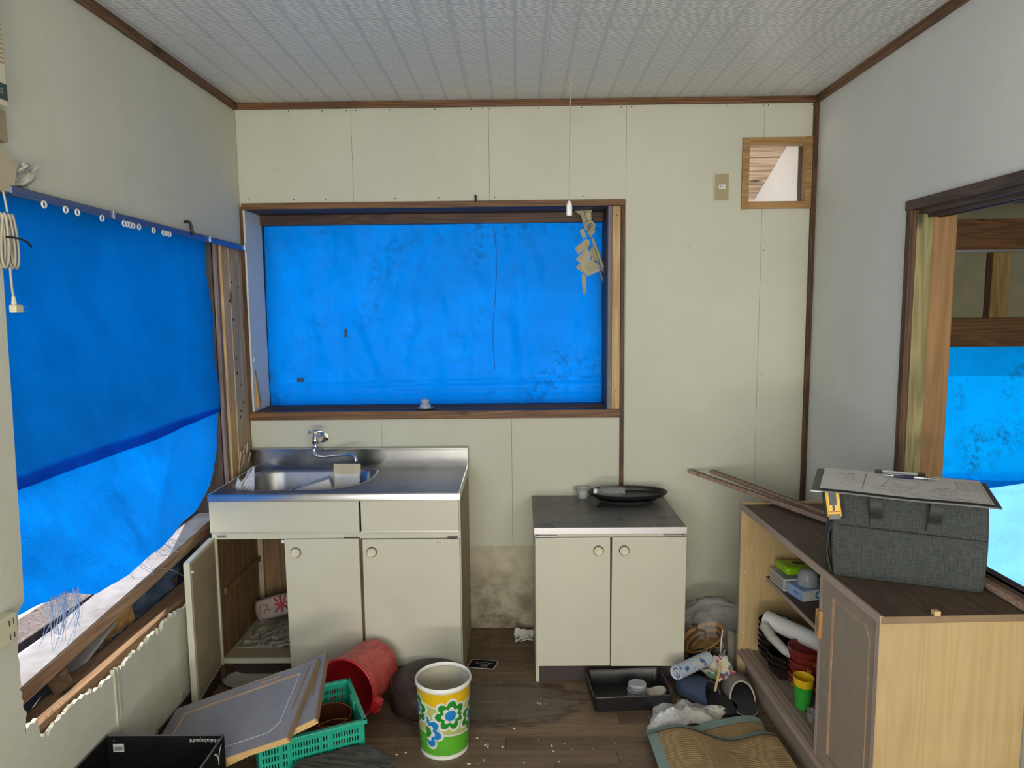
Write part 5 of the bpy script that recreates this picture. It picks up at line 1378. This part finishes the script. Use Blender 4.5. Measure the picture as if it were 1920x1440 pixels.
# red bucket lying on its side
bk = thing('red_bucket', 'faded red plastic bucket lying on its side against the sink doors', 'bucket', (-.60, 2.56, 0))
ax0, ax1 = Vector((-.648, 2.437, .121)), Vector((-.578, 2.645, .115))
dv = (ax1-ax0).normalized(); s_ = dv.cross(Vector((0, 0, 1))).normalized()
mk = Matrix((s_, dv.cross(s_)*-1, dv)).transposed().to_4x4(); mk.translation = ax0; Lk = (ax1-ax0).length
obj('bucket_wall', lathe([(.116, .004), (.113, .02), (.1, Lk-.006), (.094, Lk), (.001, Lk)], 56, mk, cap0=False), 'red_pl', bk, smooth=40)
obj('bucket_inside', lathe([(.112, .003), (.098, Lk-.006), (.001, Lk-.006)], 56, mk, cap0=False), 'red_in', bk, smooth=40)
obj('bucket_rim', tube([mk @ Vector((.115*cos(a), .115*sin(a), .004)) for a in [k*2*pi/56 for k in range(56)]], .0045, 8, closed=True), 'red_in', bk, smooth=80)
aa = .0
for aa in (-.35,):
    m3 = mk @ Matrix.Rotation(aa, 4, 'Z')
    bm = B(.110, .142, -.024, .024, .0, .035); bmesh.ops.transform(bm, matrix=m3, verts=bm.verts[:])
    lug = obj('bucket_lug', bm, 'red_in', bk, bev=.004)
    for y_ in (-.012, .012):
        bm = B(.142, .1435, y_-.004, y_+.004, .008, .028); bmesh.ops.transform(bm, matrix=m3, verts=bm.verts[:]); obj('lug_slot', bm, 'red_pl', lug)
# round dark vinyl stool
st_ = thing('floor_stool', 'low round dark brown vinyl cushion stool between bucket and bin', 'stool', (-.352, 2.545, 0))
obj('cushion', lathe([(.128, .004), (.146, .016), (.152, .05), (.151, .085), (.145, .103), (.132, .118), (.10, .127), (.04, .130), (.001, .130)], 64, cap1=False), 'dark_leather', st_, world=False, smooth=80)
obj('piping', tube([(.147*cos(a), .147*sin(a), .104+.002*sin(a*5)) for a in [k*2*pi/64 for k in range(64)]], .0042, 8, closed=True), 'dark_leather', st_, world=False, smooth=80)
obj('piping', tube([(.148*cos(a), .148*sin(a), .016) for a in [k*2*pi/64 for k in range(64)]], .004, 8, closed=True), 'dark_leather', st_, world=False, smooth=80)
for k in range(5):
    r0 = .04+.02*k; a0 = k*1.3
    obj('crease', tube([(r0*cos(a0+q*.25), r0*sin(a0+q*.25), .1295-.0012*k*k*.35) for q in range(8)], .0022, 6), 'dark_leather', st_, world=False, smooth=80)

# green crate
cu = Vector((-.91, -.415, 0)).normalized(); cv = Vector((-cu.y, cu.x, 0)) * -1
if cv.y < 0: cv = -cv
CO = Vector((-.515, 2.152, 0)); CL_, CS_, CH_ = .325, .273, .185
ck = thing('green_crate', 'green slotted plastic crate with dark bowls under the grey panels', 'crate', tuple(CO), (0, 0, math.atan2(cu.y, cu.x)))
# local: x along length (to the left), y = -? keep a right handed frame: y local = rot90(x)
flip = -1 if Vector((-cu.y, cu.x, 0)).dot(cv) < 0 else 1
def cbox(nm, x0, x1, y0, y1, z0, z1, bev=0, parent=None, m='green_cr'):
    ya, yb = sorted((flip*y0, flip*y1)); return obj(nm, B(x0, x1, ya, yb, z0, z1), m, parent or ck, world=False, bev=bev)
T = .004
def slotted(bm, a0, a1, z0, z1, slots, fn):
    """wall from a0..a1 built as bars round rectangular slots; slots: list of (a, b, z, z)"""
    xs_ = sorted({a0, a1, *[s[0] for s in slots], *[s[1] for s in slots]}); zs_ = sorted({z0, z1, *[s[2] for s in slots], *[s[3] for s in slots]})
    S = {(s[0], s[2]) for s in slots}
    for i in range(len(zs_)-1):
        run = None
        for j in range(len(xs_)-1):
            hole = (xs_[j], zs_[i]) in S
            if not hole:
                if run is None: run = xs_[j]
            if hole or j == len(xs_)-2:
                end = xs_[j] if hole else xs_[j+1]
                if run is not None and end > run: fn(bm, run, end, zs_[i], zs_[i+1])
                run = None
def rows(): return [(.016+k*.0255, .016+k*.0255+.0165) for k in range(6)]
def cols(L, groups):
    out = []
    for s, n in groups:
        out += [(s+k*.0085, s+k*.0085+.0042) for k in range(n)]
    return out
long_s = [(a, b, z0, z1) for a, b in cols(CL_, ((.020, 10), (.119, 2), (.146, 10), (.242, 2), (.268, 6))) for z0, z1 in rows()]
short_s = [(a, b, z0, z1) for a, b in cols(CS_, ((.03, 9), (.125, 2), (.160, 9))) for z0, z1 in rows()]
def yb_(y0, y1): return sorted((flip*y0, flip*y1))
bm = bmesh.new(); y0, y1 = yb_(0, T); slotted(bm, 0, CL_, 0, CH_-.012, long_s, lambda b, a, c, z0, z1: box(b, a, c, y0, y1, z0, z1)); obj('crate_wall', bm, 'green_cr', ck, world=False)
bm = bmesh.new(); y2, y3 = yb_(CS_-T, CS_); slotted(bm, 0, CL_, 0, CH_-.012, long_s, lambda b, a, c, z0, z1: box(b, a, c, y2, y3, z0, z1)); obj('crate_wall', bm, 'green_cr', ck, world=False)
for x0 in (0, CL_-T):
    bm = bmesh.new()
    def fn(b, a, c, z0, z1, x0=x0):
        ya, yb = yb_(a, c); box(b, x0, x0+T, ya, yb, z0, z1)
    slotted(bm, T, CS_-T, 0, CH_-.012, short_s, fn); obj('crate_wall', bm, 'green_cr', ck, world=False)
cbox('crate_base', T, CL_-T, T, CS_-T, 0, .005)
for x0 in (.110, .139, .234, .261):
    cbox('crate_rib', x0-.0015, x0+.0015, -.003, .001, .004, CH_-.010)
for y0_ in (.0,):
    cbox('crate_rim', -.008, CL_+.008, -.009, T+.002, CH_-.014, CH_, .003); cbox('crate_rim', -.008, CL_+.008, CS_-T-.002, CS_+.009, CH_-.014, CH_, .003)
    cbox('crate_rim', -.009, T+.002, -.008, CS_+.008, CH_-.014, CH_, .003); cbox('crate_rim', CL_-T-.002, CL_+.009, -.008, CS_+.008, CH_-.014, CH_, .003)
cbox('crate_lug', -.004, .014, CS_*.42, CS_*.62, CH_-.030, CH_-.001, .002)
def cw(x, y, z): return Matrix.Translation(CO) @ Matrix.Rotation(math.atan2(cu.y, cu.x), 4, 'Z') @ Vector((x, flip*y, z))
pz = cw(.085, .165, .006)
k1 = thing('lidded_bowl', 'large dark brown lacquer bowl standing in the green crate', 'bowl', pz)
obj('bowl_body', lathe([(.035, 0), (.036, .008), (.055, .02), (.073, .06), (.076, .125), (.074, .126), (.069, .06), (.04, .022), (.001, .018)], 44), 'lacq_br', k1, world=False, smooth=50)
k2 = thing('lacquer_bowl', 'reddish brown lacquer bowl at the front of the green crate', 'bowl', cw(.080, .085, .008))
obj('bowl_body', lathe([(.034, 0), (.035, .006), (.055, .018), (.070, .055), (.0725, .105), (.071, .106), (.066, .055), (.04, .02), (.001, .016)], 44), 'lacq_br', k2, world=False, smooth=50)
obj('bowl_liner', lathe([(.066, .083), (.04, .086), (.001, .087)], 40, cap0=False), 'lacq_r', k2, world=False, smooth=50)
for z in (.107, .126):
    obj('rim_line', tube([(.0735*cos(a), .0735*sin(a), z-.001) for a in [q*2*pi/40 for q in range(40)]], .0012, 5, closed=True), 'gold', k2 if z < .12 else k1, world=False)

# two loose cabinet doors stacked over the crate
def loose_door(label, TL, TR, BR):
    TL, TR, BR = map(Vector, (TL, TR, BR)); ex = (TR-TL); ey = (BR-TR)
    L, S = ex.length, ey.length; m = frame(TL, ex, -ey)   # local x to the right, y away from viewer edge, z up
    if m.col[2].z < 0: m = frame(TL, ex, ey)
    t = thing('cabinet_door', label, 'door panel', tuple(TL)); t.rotation_euler = m.to_euler()
    sy = 1 if (m.to_3x3().inverted() @ ey).y > 0 else -1
    T_ = .018
    def bb(nm, x0, x1, y0, y1, z0, z1, mt_, bev=0, p=None):
        ya, yb = sorted((sy*y0, sy*y1)); return obj(nm, B(x0, x1, ya, yb, z0, z1), mt_, p or t, world=False, bev=bev)
    # y measured from the far long edge towards the viewer
    board = bb('door_board', 0, L-.004, .004, S-.004, -T_, 0, 'greyprint', .0008)
    bb('edge_strip', L-.004, L, 0, S, -T_-.0005, .0003, 'mdf_edge', .001); bb('edge_strip', 0, L, S-.004, S, -T_-.0004, .0002, 'edgeband', .0005); bb('edge_strip', 0, L-.004, 0, .004, -T_-.0004, .0002, 'pinkband')
    a, b, c, d_ = .055, L-.055, .050, S-.050
    bb('groove', a, b, c-.009, c, -.0006, .0006, 'groove'); bb('groove', a, a+.008, c, d_, -.0006, .0006, 'groove')
    bb('groove', a, b-.03, d_-.002, d_, -.0006, .0006, 'whiteink'); bb('groove', b-.002, b, c, d_-.03, -.0006, .0006, 'whiteink')
    obj('groove', beam((b-.001, sy*(d_-.03), 0), (b-.03, sy*(d_-.001), 0), .002, .0012), 'whiteink', t, world=False)
    hx_ = L*.62
    bb('finger_slot', hx_, hx_+.075, .012, .024, -.0005, .0008, 'groove', .0003); bb('slot_shadow', hx_+.006, hx_+.069, .0145, .0215, -.0005, .0012, 'mdf_edge')
    bb('side_groove', L-.030, L-.022, .02, S-.12, -.0006, .0008, 'mdf_edge')
    return t
loose_door('grey routed cabinet door lying on top, sloping from the wall to the crate', (-1.212, 2.318, .124), (-.689, 2.260, .336), (-.696, 1.940, .257))
loose_door('grey cabinet door lying underneath the other one on the green crate', (-1.202, 2.271, .0955), (-.6746, 2.3135, .333), (-.6255, 2.000, .280))

# black cardboard box front left
bxo = thing('black_box', 'open black cardboard box with a barcode sticker in the lower left corner', 'box', (-1.06, 1.78, 0))
X0, X1, Y0, Y1, H_ = -1.232, -.882, 1.56, 1.946, .265
obj('box_wall', B(X0, X1, Y1-.004, Y1, 0, H_), 'blackmat', bxo); obj('box_wall', B(X0, X1, Y0, Y0+.004, 0, H_), 'blackmat', bxo)
obj('box_wall', B(X0, X0+.004, Y0+.004, Y1-.004, 0, H_), 'blackmat', bxo); rw = obj('box_wall', B(X1-.004, X1, Y0+.004, Y1-.004, 0, H_), 'blackmat', bxo)
obj('box_base', B(X0+.004, X1-.004, Y0+.004, Y1-.004, 0, .004), 'blackmat', bxo)
for nm, b in (('box_edge', B(X0, X1, Y1-.0045, Y1+.0005, H_-.0005, H_+.0012)), ('box_edge', B(X1-.0045, X1+.0005, Y0, Y1, H_-.0005, H_+.0012)), ('box_edge', B(X0-.0005, X0+.0045, Y0, Y1, H_-.0005, H_+.0012))):
    obj(nm, b, 'graph', bxo)
stk = obj('barcode_sticker', B(-1.212, -1.180, Y1-.0050, Y1-.0042, .215, .240), 'whiteink', bxo)
for i in range(11):
    x = -1.208+i*.0024; obj('bar', B(x, x+(.0014 if i % 3 else .0008), Y1-.0054, Y1-.0049, .219, .231), 'blackink', stk)
obj('box_print', text_bm('Nakabayashi', .0175, frame((-.940, Y1-.0044, .249), (-1, 0, 0), (0, 0, -1)), .0003), 'whiteink', bxo)
obj('box_dot', lathe([(.003, 0), (.003, .0004)], 12, Matrix.Translation((-1.209, Y1-.0042, .250)) @ Matrix.Rotation(pi/2, 4, 'X'), cap1=True), 'graph', bxo)
# print on the inner face of the right wall
# print on the outer face of the right wall (the carton stands upside down)
fr = frame((X1+.0002, 1.90, .215), (0, -1, 0), (0, 0, -1))
for txt, sz, px_, py_, mm in (('人', .052, .0, -.016, 'whiteink'), ('VS', .046, .105, -.020, 'redfade'), ('ジャンボ', .026, .070, .024, 'whiteink'), ('スリム', .022, .055, .052, 'whiteink')):
    obj('box_print', text_bm(txt, sz, fr @ Matrix.Translation((px_, py_, .0003)), .0003), mm, bxo)

# dark weathered board in front of the crate and small rubbish beside it
mS = frame((-.56, 2.00, .075), Vector((.91, .415, .0)), Vector((-.37, .82, .22)))
single('dark_board', prism([(-.155, -.11), (.165, -.11), (.172, .02), (.120, .095), (.06, .112), (-.10, .108), (-.15, .07)], lambda u, v, d: mS @ Vector((u, v, d)), -.014, .014), 'slab', 'dark weathered board leaning on the front of the green crate', 'board', bev=.003)
single('foil_wrapper', crump((-.800, 2.015, .02), (1, .3, .1), (-.3, 1, .5), .06, .05, .03, 12), 'silver', 'crumpled silver blue wrapper in front of the green crate', 'wrapper')
single('leaf_scrap', crump((-.735, 2.03, .015), (1, .2, .2), (-.2, 1, .4), .06, .05, .028, 15), 'plytan', 'tan crumpled scrap beside the dark weathered board', 'scrap')
# plate and card
pl2 = single('oval_plate', lathe([(.06, 0), (.10, .004), (.125, .016), (.122, .018), (.10, .008), (.001, .006)], 44, Matrix.Translation((-1.095, 2.715, .0)) @ Matrix.Diagonal((1, .62, 1, 1)), cap1=True), 'lidwhite', 'dusty white oval lid on the floor under the open sink door', 'lid', smooth=40)
cdd = thing('black_card', 'black card with rounded corners and white handwriting on the floor by the sink', 'card', (-.166, 2.847, 0), (0, 0, radians(-9)))
obj('card_rim', prism(rrect(-.058, .058, -.036, .036, (.010,)*4, 4), lambda u, v, d: Vector((u+v*.12, v, d)), .0008, .0022), 'cardwhite', cdd, world=False)
obj('card_face', prism(rrect(-.0545, .0545, -.0325, .0325, (.008,)*4, 4), lambda u, v, d: Vector((u+v*.12, v, d)), .0022, .0026), 'blackmat', cdd, world=False)
bm = bmesh.new(); r = random.Random(8)
for row, (x0, x1, y) in enumerate(((-.038, -.012, .014), (-.008, .018, .014), (.02, .044, .012), (-.034, .012, .0), (.014, .03, -.004), (-.01, .022, -.015))):
    n = int((x1-x0)/.004); px, py = x0, y
    for i in range(n):
        qx, qy = x0+(x1-x0)*(i+1)/n, y+r.uniform(-.004, .004); beam_in(bm, (px, py, .0028), (qx, qy, .0028), .0020, .0002); px, py = qx, qy
obj('handwriting', bm, 'whiteink', cdd, world=False)
single('paper_scrap', crump((-.035, 3.045, .004), (1, .1, .05), (.1, 1, .35), .085, .075, .022, 2, 10, 6), 'cardwhite', 'torn white paper scrap on the floor left of the stove cabinet', 'paper')
tw_ = single('twig', tube(spline([(-.095, 3.05, .004), (-.06, 3.06, .010), (-.04, 3.055, .004), (-.01, 3.08, .009)], 5), .0022, 5), 'stickdark', 'dark twig on the floor near the back wall', 'twig')

# lacquer tray with stacked jar lids
ty = thing('lacquer_tray', 'deep black lacquer tray on the floor before the stove cabinet', 'tray', (.410, 2.590, 0), (0, 0, radians(4)))
TX, TY, TZ = .152, .104, .060
lo_ = [[(x, y, z) for x, y in rrect(-TX+i, TX-i, -TY+i, TY-i, (.018,)*4, 4)] for i, z in ((.014, 0), (.006, .006), (0, TZ), (.004, TZ+.001), (.006, TZ-.002), (.012, .010), (.02, .008))]
bm = bmesh.new(); rings = loops(bm, lo_); bm.faces.new(rings[0][::-1]); obj('tray_body', bm, 'black', ty, world=False, smooth=35)
obj('tray_rim', tube([(x, y, TZ+.001) for x, y in rrect(-TX+.003, TX-.003, -TY+.003, TY-.003, (.016,)*4, 5)], .003, 6, closed=True), plain('brown_lacquer_rim', (.035, .014, .014, 1), .3, bump=0), ty, world=False, smooth=60)
def jar_lid(loc, rot, label, m, R, grp):
    return single('jar_lid', lathe([(R, 0), (R+.001, .002), (R+.0005, .009), (R-.002, .011), (R-.006, .0105), (R-.007, .0095), (.001, .0095)], 32, cap0=False), m, label, 'lid', grp, smooth=40)
base_z = .0085
for i, (dx, dy) in enumerate(((0, 0), (.002, -.001), (-.001, .002), (.004, .001), (.003, .0))):
    o = jar_lid(None, None, f'pale jar lid, {ordn[i] if i < 4 else "topmost"} of the left stack in the tray', 'lidblue', .034, 'left stack of jar lids')
    o.location = (.442+dx, 2.580+dy, base_z+i*.0115); o.rotation_euler = (radians(4*(i > 2)), radians(-5*(i > 3)), i)
for i, (x, y, z, rx) in enumerate(((.505, 2.590, base_z, 0), (.512, 2.582, base_z+.012, 8), (.522, 2.566, base_z+.022, 16))):
    o = jar_lid(None, None, f'cream jar lid, {("lowest", "middle", "topmost")[i]} of the leaning right stack in the tray', 'lidwhite', .034, 'right stack of jar lids')
    o.location = (x, y, z); o.rotation_euler = (radians(-rx), radians(rx*.6), i)
single('small_coin', lathe([(.008, 0), (.008, .0018)], 14, Matrix.Translation((.325, 2.522, .0085)), cap1=True), 'gold', 'tiny brass disc lying in the left of the lacquer tray', 'disc')
single('orange_cap', lathe([(.012, 0), (.013, .004), (.012, .022), (.009, .025)], 14, Matrix.Translation((.582, 2.500, .0)), cap1=True), 'orange', 'small orange cap at the right corner of the lacquer tray', 'cap', smooth=40)

# crumpled patterned cloths
def cloth(o, w, h, rot, seed, amp, n=16, lift=.03):
    m = Matrix.Translation(o) @ Matrix.Rotation(rot, 4, 'Z'); rr = random.Random(seed)
    ws = [(rr.uniform(0, pi), rr.uniform(1.0, 2.4), rr.uniform(0, 6), rr.uniform(.5, 1)) for _ in range(5)]
    def f(u, v):
        z = 0
        for a, k, ph, g_ in ws: z += g_*(1-abs(math.fmod(abs((u*cos(a)+v*sin(a))*k+ph), 1.0)*2-1))
        e = min(u, 1-u, v, 1-v); z = (z/3.0)**2*(lift+amp)*(.35+min(1, e*4)*.65)+.003
        x = (u-.5)*w*(1+.25*fbm(v*3, seed, u, 1.3)); y = (v-.5)*h*(1+.25*fbm(u*3, seed+2, v, 1.3))
        return m @ Vector((x+.1*z, y, z))
    return sheet(f, n, n)
single('patterned_cloth', cloth((.545, 2.445, 0), .14, .20, -.35, 3, .035), 'paper_lite', 'pale crumpled patterned cloth at the left beside the rush mat', 'cloth', smooth=25)
single('patterned_cloth', cloth((.650, 2.462, 0), .17, .13, -.45, 9, .032), 'paper_dirty', 'beige crumpled patterned cloth between tray and slippers', 'cloth', smooth=25)
# folded rush mat with cloth border
mt_ = thing('rush_mat', 'folded woven rush mat with grey green cloth border on the floor', 'mat', (.66, 2.1, 0))
def mat_z(x, y, top=1):
    z = .030+.028*math.exp(-((x-.56-.1*(2.35-y))/.10)**2)+.014*math.exp(-((x-.84)/.09)**2)
    return z*(1 if top else .45)
def mat_front(x): return 2.328-.030*math.exp(-((x-.70)/.10)**2)+.020*math.exp(-((x-.52)/.09)**2)-.025*max(0, (x-.80)/.1)**2
MX0, MX1 = .432, .870
def top_sheet(u, v, x0=MX0, x1=MX1, y0=1.62, e=0):
    x = x0+(x1-x0)*u; yf = mat_front(x); y = yf-(yf-y0)*v
    return Vector((x+.006*sin(v*5), y, mat_z(x, y)*(1-.0*v)+e - (.016*(1-min(1, v*14)))))
bw = .030
obj('mat_weave', sheet(lambda u, v: top_sheet(u, v), 60, 60, uv=True), 'rush', mt_, smooth=70)
obj('mat_border', sheet(lambda u, v: top_sheet(u, v*.046, e=.0030), 60, 4), 'matborder', mt_, smooth=70)
obj('mat_border', sheet(lambda u, v: top_sheet(u*.078-.004, v, e=.0032), 4, 60), 'matborder', mt_, smooth=70)
obj('border_corner', sheet(lambda u, v: top_sheet(u*.082-.005, v*.048, e=.0045), 4, 4), 'matborder', mt_, smooth=70)
def low_sheet(u, v, e=0):
    x = .56+.30*u; yf = 2.365+.085*max(0, u-.15)-.03*max(0, (u-.88)/.12)**2; y = yf-v*.36
    return Vector((x, y, .010+.016*sin(u*2.6)*(1-v)+e))
obj('mat_weave', sheet(low_sheet, 30, 20, uv=True), 'rush', mt_, smooth=70)
obj('mat_border', sheet(lambda u, v: low_sheet(u, v*.10, .0030), 30, 4), 'matborder', mt_, smooth=70)

# slippers
def slipper(label, heel, toe, m_up, m_sole, m_pipe, grp=None):
    h, t = Vector(heel), Vector(toe); L = (t-h).length; a = math.atan2(t.y-h.y, t.x-h.x)
    s = thing('slipper', label, 'slipper', tuple(h), (0, 0, a), grp)
    wid = lambda q: .049*(1-.16*math.exp(-((q-.42)/.22)**2))*math.sqrt(max(0, 1-(abs(2*q-1))**4.5))*(1.0+.12*q)
    K = 28
    for nm, z0, z1, k, mm in (('sole', 0, .011, 1.0, 'rubber'), ('piping', .011, .015, 1.03, m_pipe), ('insole', .015, .024, .95, m_sole)):
        pts = [(L*(.5-.5*cos(pi*i/K)), wid(.5-.5*cos(pi*i/K))*k) for i in range(K+1)]
        poly = pts+[(x, -y) for x, y in pts[1:-1][::-1]]
        obj(nm, prism(poly, lambda u, v, d: Vector((u, v, d)), z0, z1), mm, s, world=False)
    def up(u, v):
        q0 = .44+.10*abs(2*u-1)**1.5*-1.2+.04; q = q0+(1.0-q0)*v; an = pi*u; wq = wid(min(q, .998))*1.06
        hgt = .070*math.sqrt(max(0, 1-((q-.46)/.56)**2)) if q > .46 else .070
        return Vector((L*q*1.0+.004*v, wq*cos(an), .010+hgt*sin(an)**.8))
    bm = sheet(up, 26, 20, thick=-.004)
    obj('upper', bm, m_up, s, world=False, smooth=70)
    obj('lining', sheet(lambda u, v: up(u, .01+v*.97)*1.0 + Vector((.001, 0, -.0045)), 20, 14), m_sole, s, world=False, smooth=70)
    obj('mouth_piping', tube([up(i/26, 0) for i in range(27)], .003, 7), m_pipe, s, world=False, smooth=70)
    return s
slipper('dark navy slipper pointing left towards the paper roll', (.790, 2.465, 0), (.622, 2.662, 0), 'navy', 'navy_in', 'navy')
slipper('beige slipper with dark insole beside the cabinet kickboard', (.830, 2.440, 0), (.848, 2.695, 0), 'beigefelt', 'grey_in', 'beigepipe')
# roll of printed paper, crumpled print, basket, bag
pr = thing('paper_roll', 'rolled white paper with blue floral print behind the navy slipper', 'roll', (.68, 2.58, .07))
obj('roll_body', roll_bm((.588, 2.565, .112), (.745, 2.690, .108), .027, .019), paper_print('blue_floral_paper', (.44, .50, .62, 1), [(.03, .07, .20, 1), (.55, .50, .40, 1)], (22, 22, 22), .9, .56), pr, smooth=40)
obj('inner_coil', roll_bm((.590, 2.566, .1125), (.70, 2.653, .110), .013, .010), 'paper', pr, smooth=40)
single('printed_paper', cloth((.765, 2.655, .045), .085, .12, .5, 14, .05, 18, .04), paper_print('blue_red_print', (.50, .46, .36, 1), [(.03, .06, .16, 1), (.30, .03, .07, 1), (.08, .16, .10, 1)], (26, 26, 26), .9, .57), 'crumpled paper with dark blue and red print between the slippers', 'paper', smooth=40)
single('wood_strip', beam((.735, 2.545, .05), (.800, 2.680, .125), .008, .004), 'edgeband', 'thin pale wooden strip standing out of the printed paper', 'stick')
bb_ = thing('bamboo_basket', 'shallow bamboo basket with a handle tipped behind the paper roll', 'basket', (.768, 2.84, .105), (radians(6), radians(-24), radians(14)))
def bpt(a, t):      # t 0 bottom .. 1 rim
    rr = .62+.38*t; return Vector((.098*rr*cos(a), .072*rr*sin(a), -.030+.050*t))
for k in range(5):
    t0 = .05+k*.19
    bm = sheet(lambda u, v, t0=t0: bpt(2*pi*u, t0+v*.15)*(1+.012*(k % 2)), 40, 1, thick=.0022); obj('basket_band', bm, 'bamboo' if k % 2 == 0 else 'bamboo_d', bb_, world=False, smooth=40)
for k in range(22):
    a = 2*pi*k/22
    bm = sheet(lambda u, v, a=a: bpt(a+(u-.5)*.09, v)*(1.02+.018*sin(v*16+k*pi)), 1, 10, thick=.0015); obj('basket_stave', bm, 'bamboo', bb_, world=False)
obj('basket_base', prism([(.060*cos(a), .045*sin(a)) for a in [k*2*pi/30 for k in range(30)]], lambda u, v, d: Vector((u, v, d)), -.032, -.028), 'bamboo', bb_, world=False)
for t0, rr in ((1.0, .0035), (.93, .0028)): obj('basket_rim', tube([bpt(2*pi*k/40, t0)*1.02 for k in range(40)], rr, 7, closed=True), 'bamboo', bb_, world=False, smooth=60)
obj('basket_handle', tube([(.0+.010*sin(q*7), .072*cos(q), .020+.050*sin(q)) for q in [k*pi/16 for k in range(17)]], .0035, 7), 'bamboo_d', bb_, world=False, smooth=60)
for q in (-.05, .05): obj('handle_tie', tube(spline([(q, -.074, .022), (q*.8, -.082, -.005), (q*.3, -.078, .010), (0, -.074, .024)], 5), .0025, 6), 'bamboo', bb_, world=False)
single('wood_stub', tube([(.712, 2.715, .045), (.730, 2.750, .085)], .009, 10), 'bamboo', 'short bamboo stub sticking out below the basket', 'stick', smooth=50)
def blob(c, r, seed, amp, sub=4):
    bm = bmesh.new(); bmesh.ops.create_icosphere(bm, subdivisions=sub, radius=1)
    for v in bm.verts:
        n_ = v.co.normalized(); k = 1+amp*fbm(n_.x, n_.y, n_.z+seed, 1.6, 5)+amp*.8*(.3-abs(fbm(n_.x, n_.y, n_.z-seed, 2.6, 3)))
        v.co = Vector((c[0]+n_.x*r[0]*k, c[1]+n_.y*r[1]*k, max(.003, c[2]+n_.z*r[2]*k)))
    return bm
single('plastic_bag', blob((.862, 2.99, .112), (.165, .115, .115), 2, .15, 5), 'plastic_bag', 'crumpled clear plastic bag heaped between stove cabinet and counter cabinet', 'plastic bag', smooth=180)
single('leaning_board', prism([(.0, 0), (.060, 0), (.056, .155), (.018, .175), (.004, .08)], lambda u, v, d: Matrix.Translation((.852, 2.745, .004)) @ Matrix.Rotation(.35, 4, 'Z') @ Matrix.Rotation(radians(-14), 4, 'X') @ Vector((u, d, v)), 0, .004), plain('mouldy_grey_board', (.21, .19, .15, 1), .8, var=.15, stain=(.06, .05, .04, 1), stain_amt=.7), 'mouldy grey green board leaning beside the far cabinet side', 'board')
wc = thing('white_cord', 'white cord looping down beside the leaning mouldy board', 'cord', (.815, 2.73, .01))
obj('cord_run', tube(spline([(.826, 2.775, .185), (.812, 2.745, .12), (.808, 2.725, .06), (.812, 2.705, .02), (.83, 2.70, .008)], 6), .0028, 7), 'white_pl', wc)
obj('cord_run', tube(spline([(.834, 2.77, .10), (.826, 2.74, .06), (.820, 2.715, .03), (.835, 2.695, .008)], 6), .0026, 7), 'white_pl', wc)
single('dark_bundle', blob((.755, 2.80, .03), (.07, .06, .045), 7, .25, 3), 'rubber', 'dark rubbish bundle under the bamboo basket', 'bundle', smooth=40)
# crumbs of plaster scattered over the floor
bm = bmesh.new(); r = random.Random(21)
spots = [(-.16, 2.33), (-.12, 2.295), (-.13, 2.29), (-.12, 2.28), (-.07, 2.28), (.10, 2.285), (.105, 2.255), (.12, 2.20), (.005, 2.195), (-.13, 2.21), (-.18, 2.19), (.06, 2.55), (.07, 2.545), (-.03, 2.385), (.145, 2.30), (-.43, 2.24), (-.40, 2.25), (.86, 2.36), (-.15, 2.82), (-.02, 2.90)]
for i in range(170): spots.append((r.uniform(-.5, .45), r.uniform(2.05, 3.1)))
for i in range(60): spots.append((r.uniform(.40, .95), r.uniform(2.35, 2.8)))
for i, (x, y) in enumerate(spots):
    s = r.uniform(.0035, .0065) if i < 20 else r.uniform(.0008, .0022)
    m = Matrix.Translation((x, y, .001+s*.25)) @ Matrix.Rotation(r.uniform(0, 6), 4, 'Z') @ Matrix.Diagonal((s*r.uniform(.8, 1.6), s*.7, s*.45, 1))
    bmesh.ops.create_icosphere(bm, subdivisions=1, radius=1, matrix=m)
o = obj('plaster_crumbs', bm, 'whiteink'); o['kind'] = 'stuff'; tag(o, 'white plaster crumbs scattered over the wooden floor', 'crumbs')
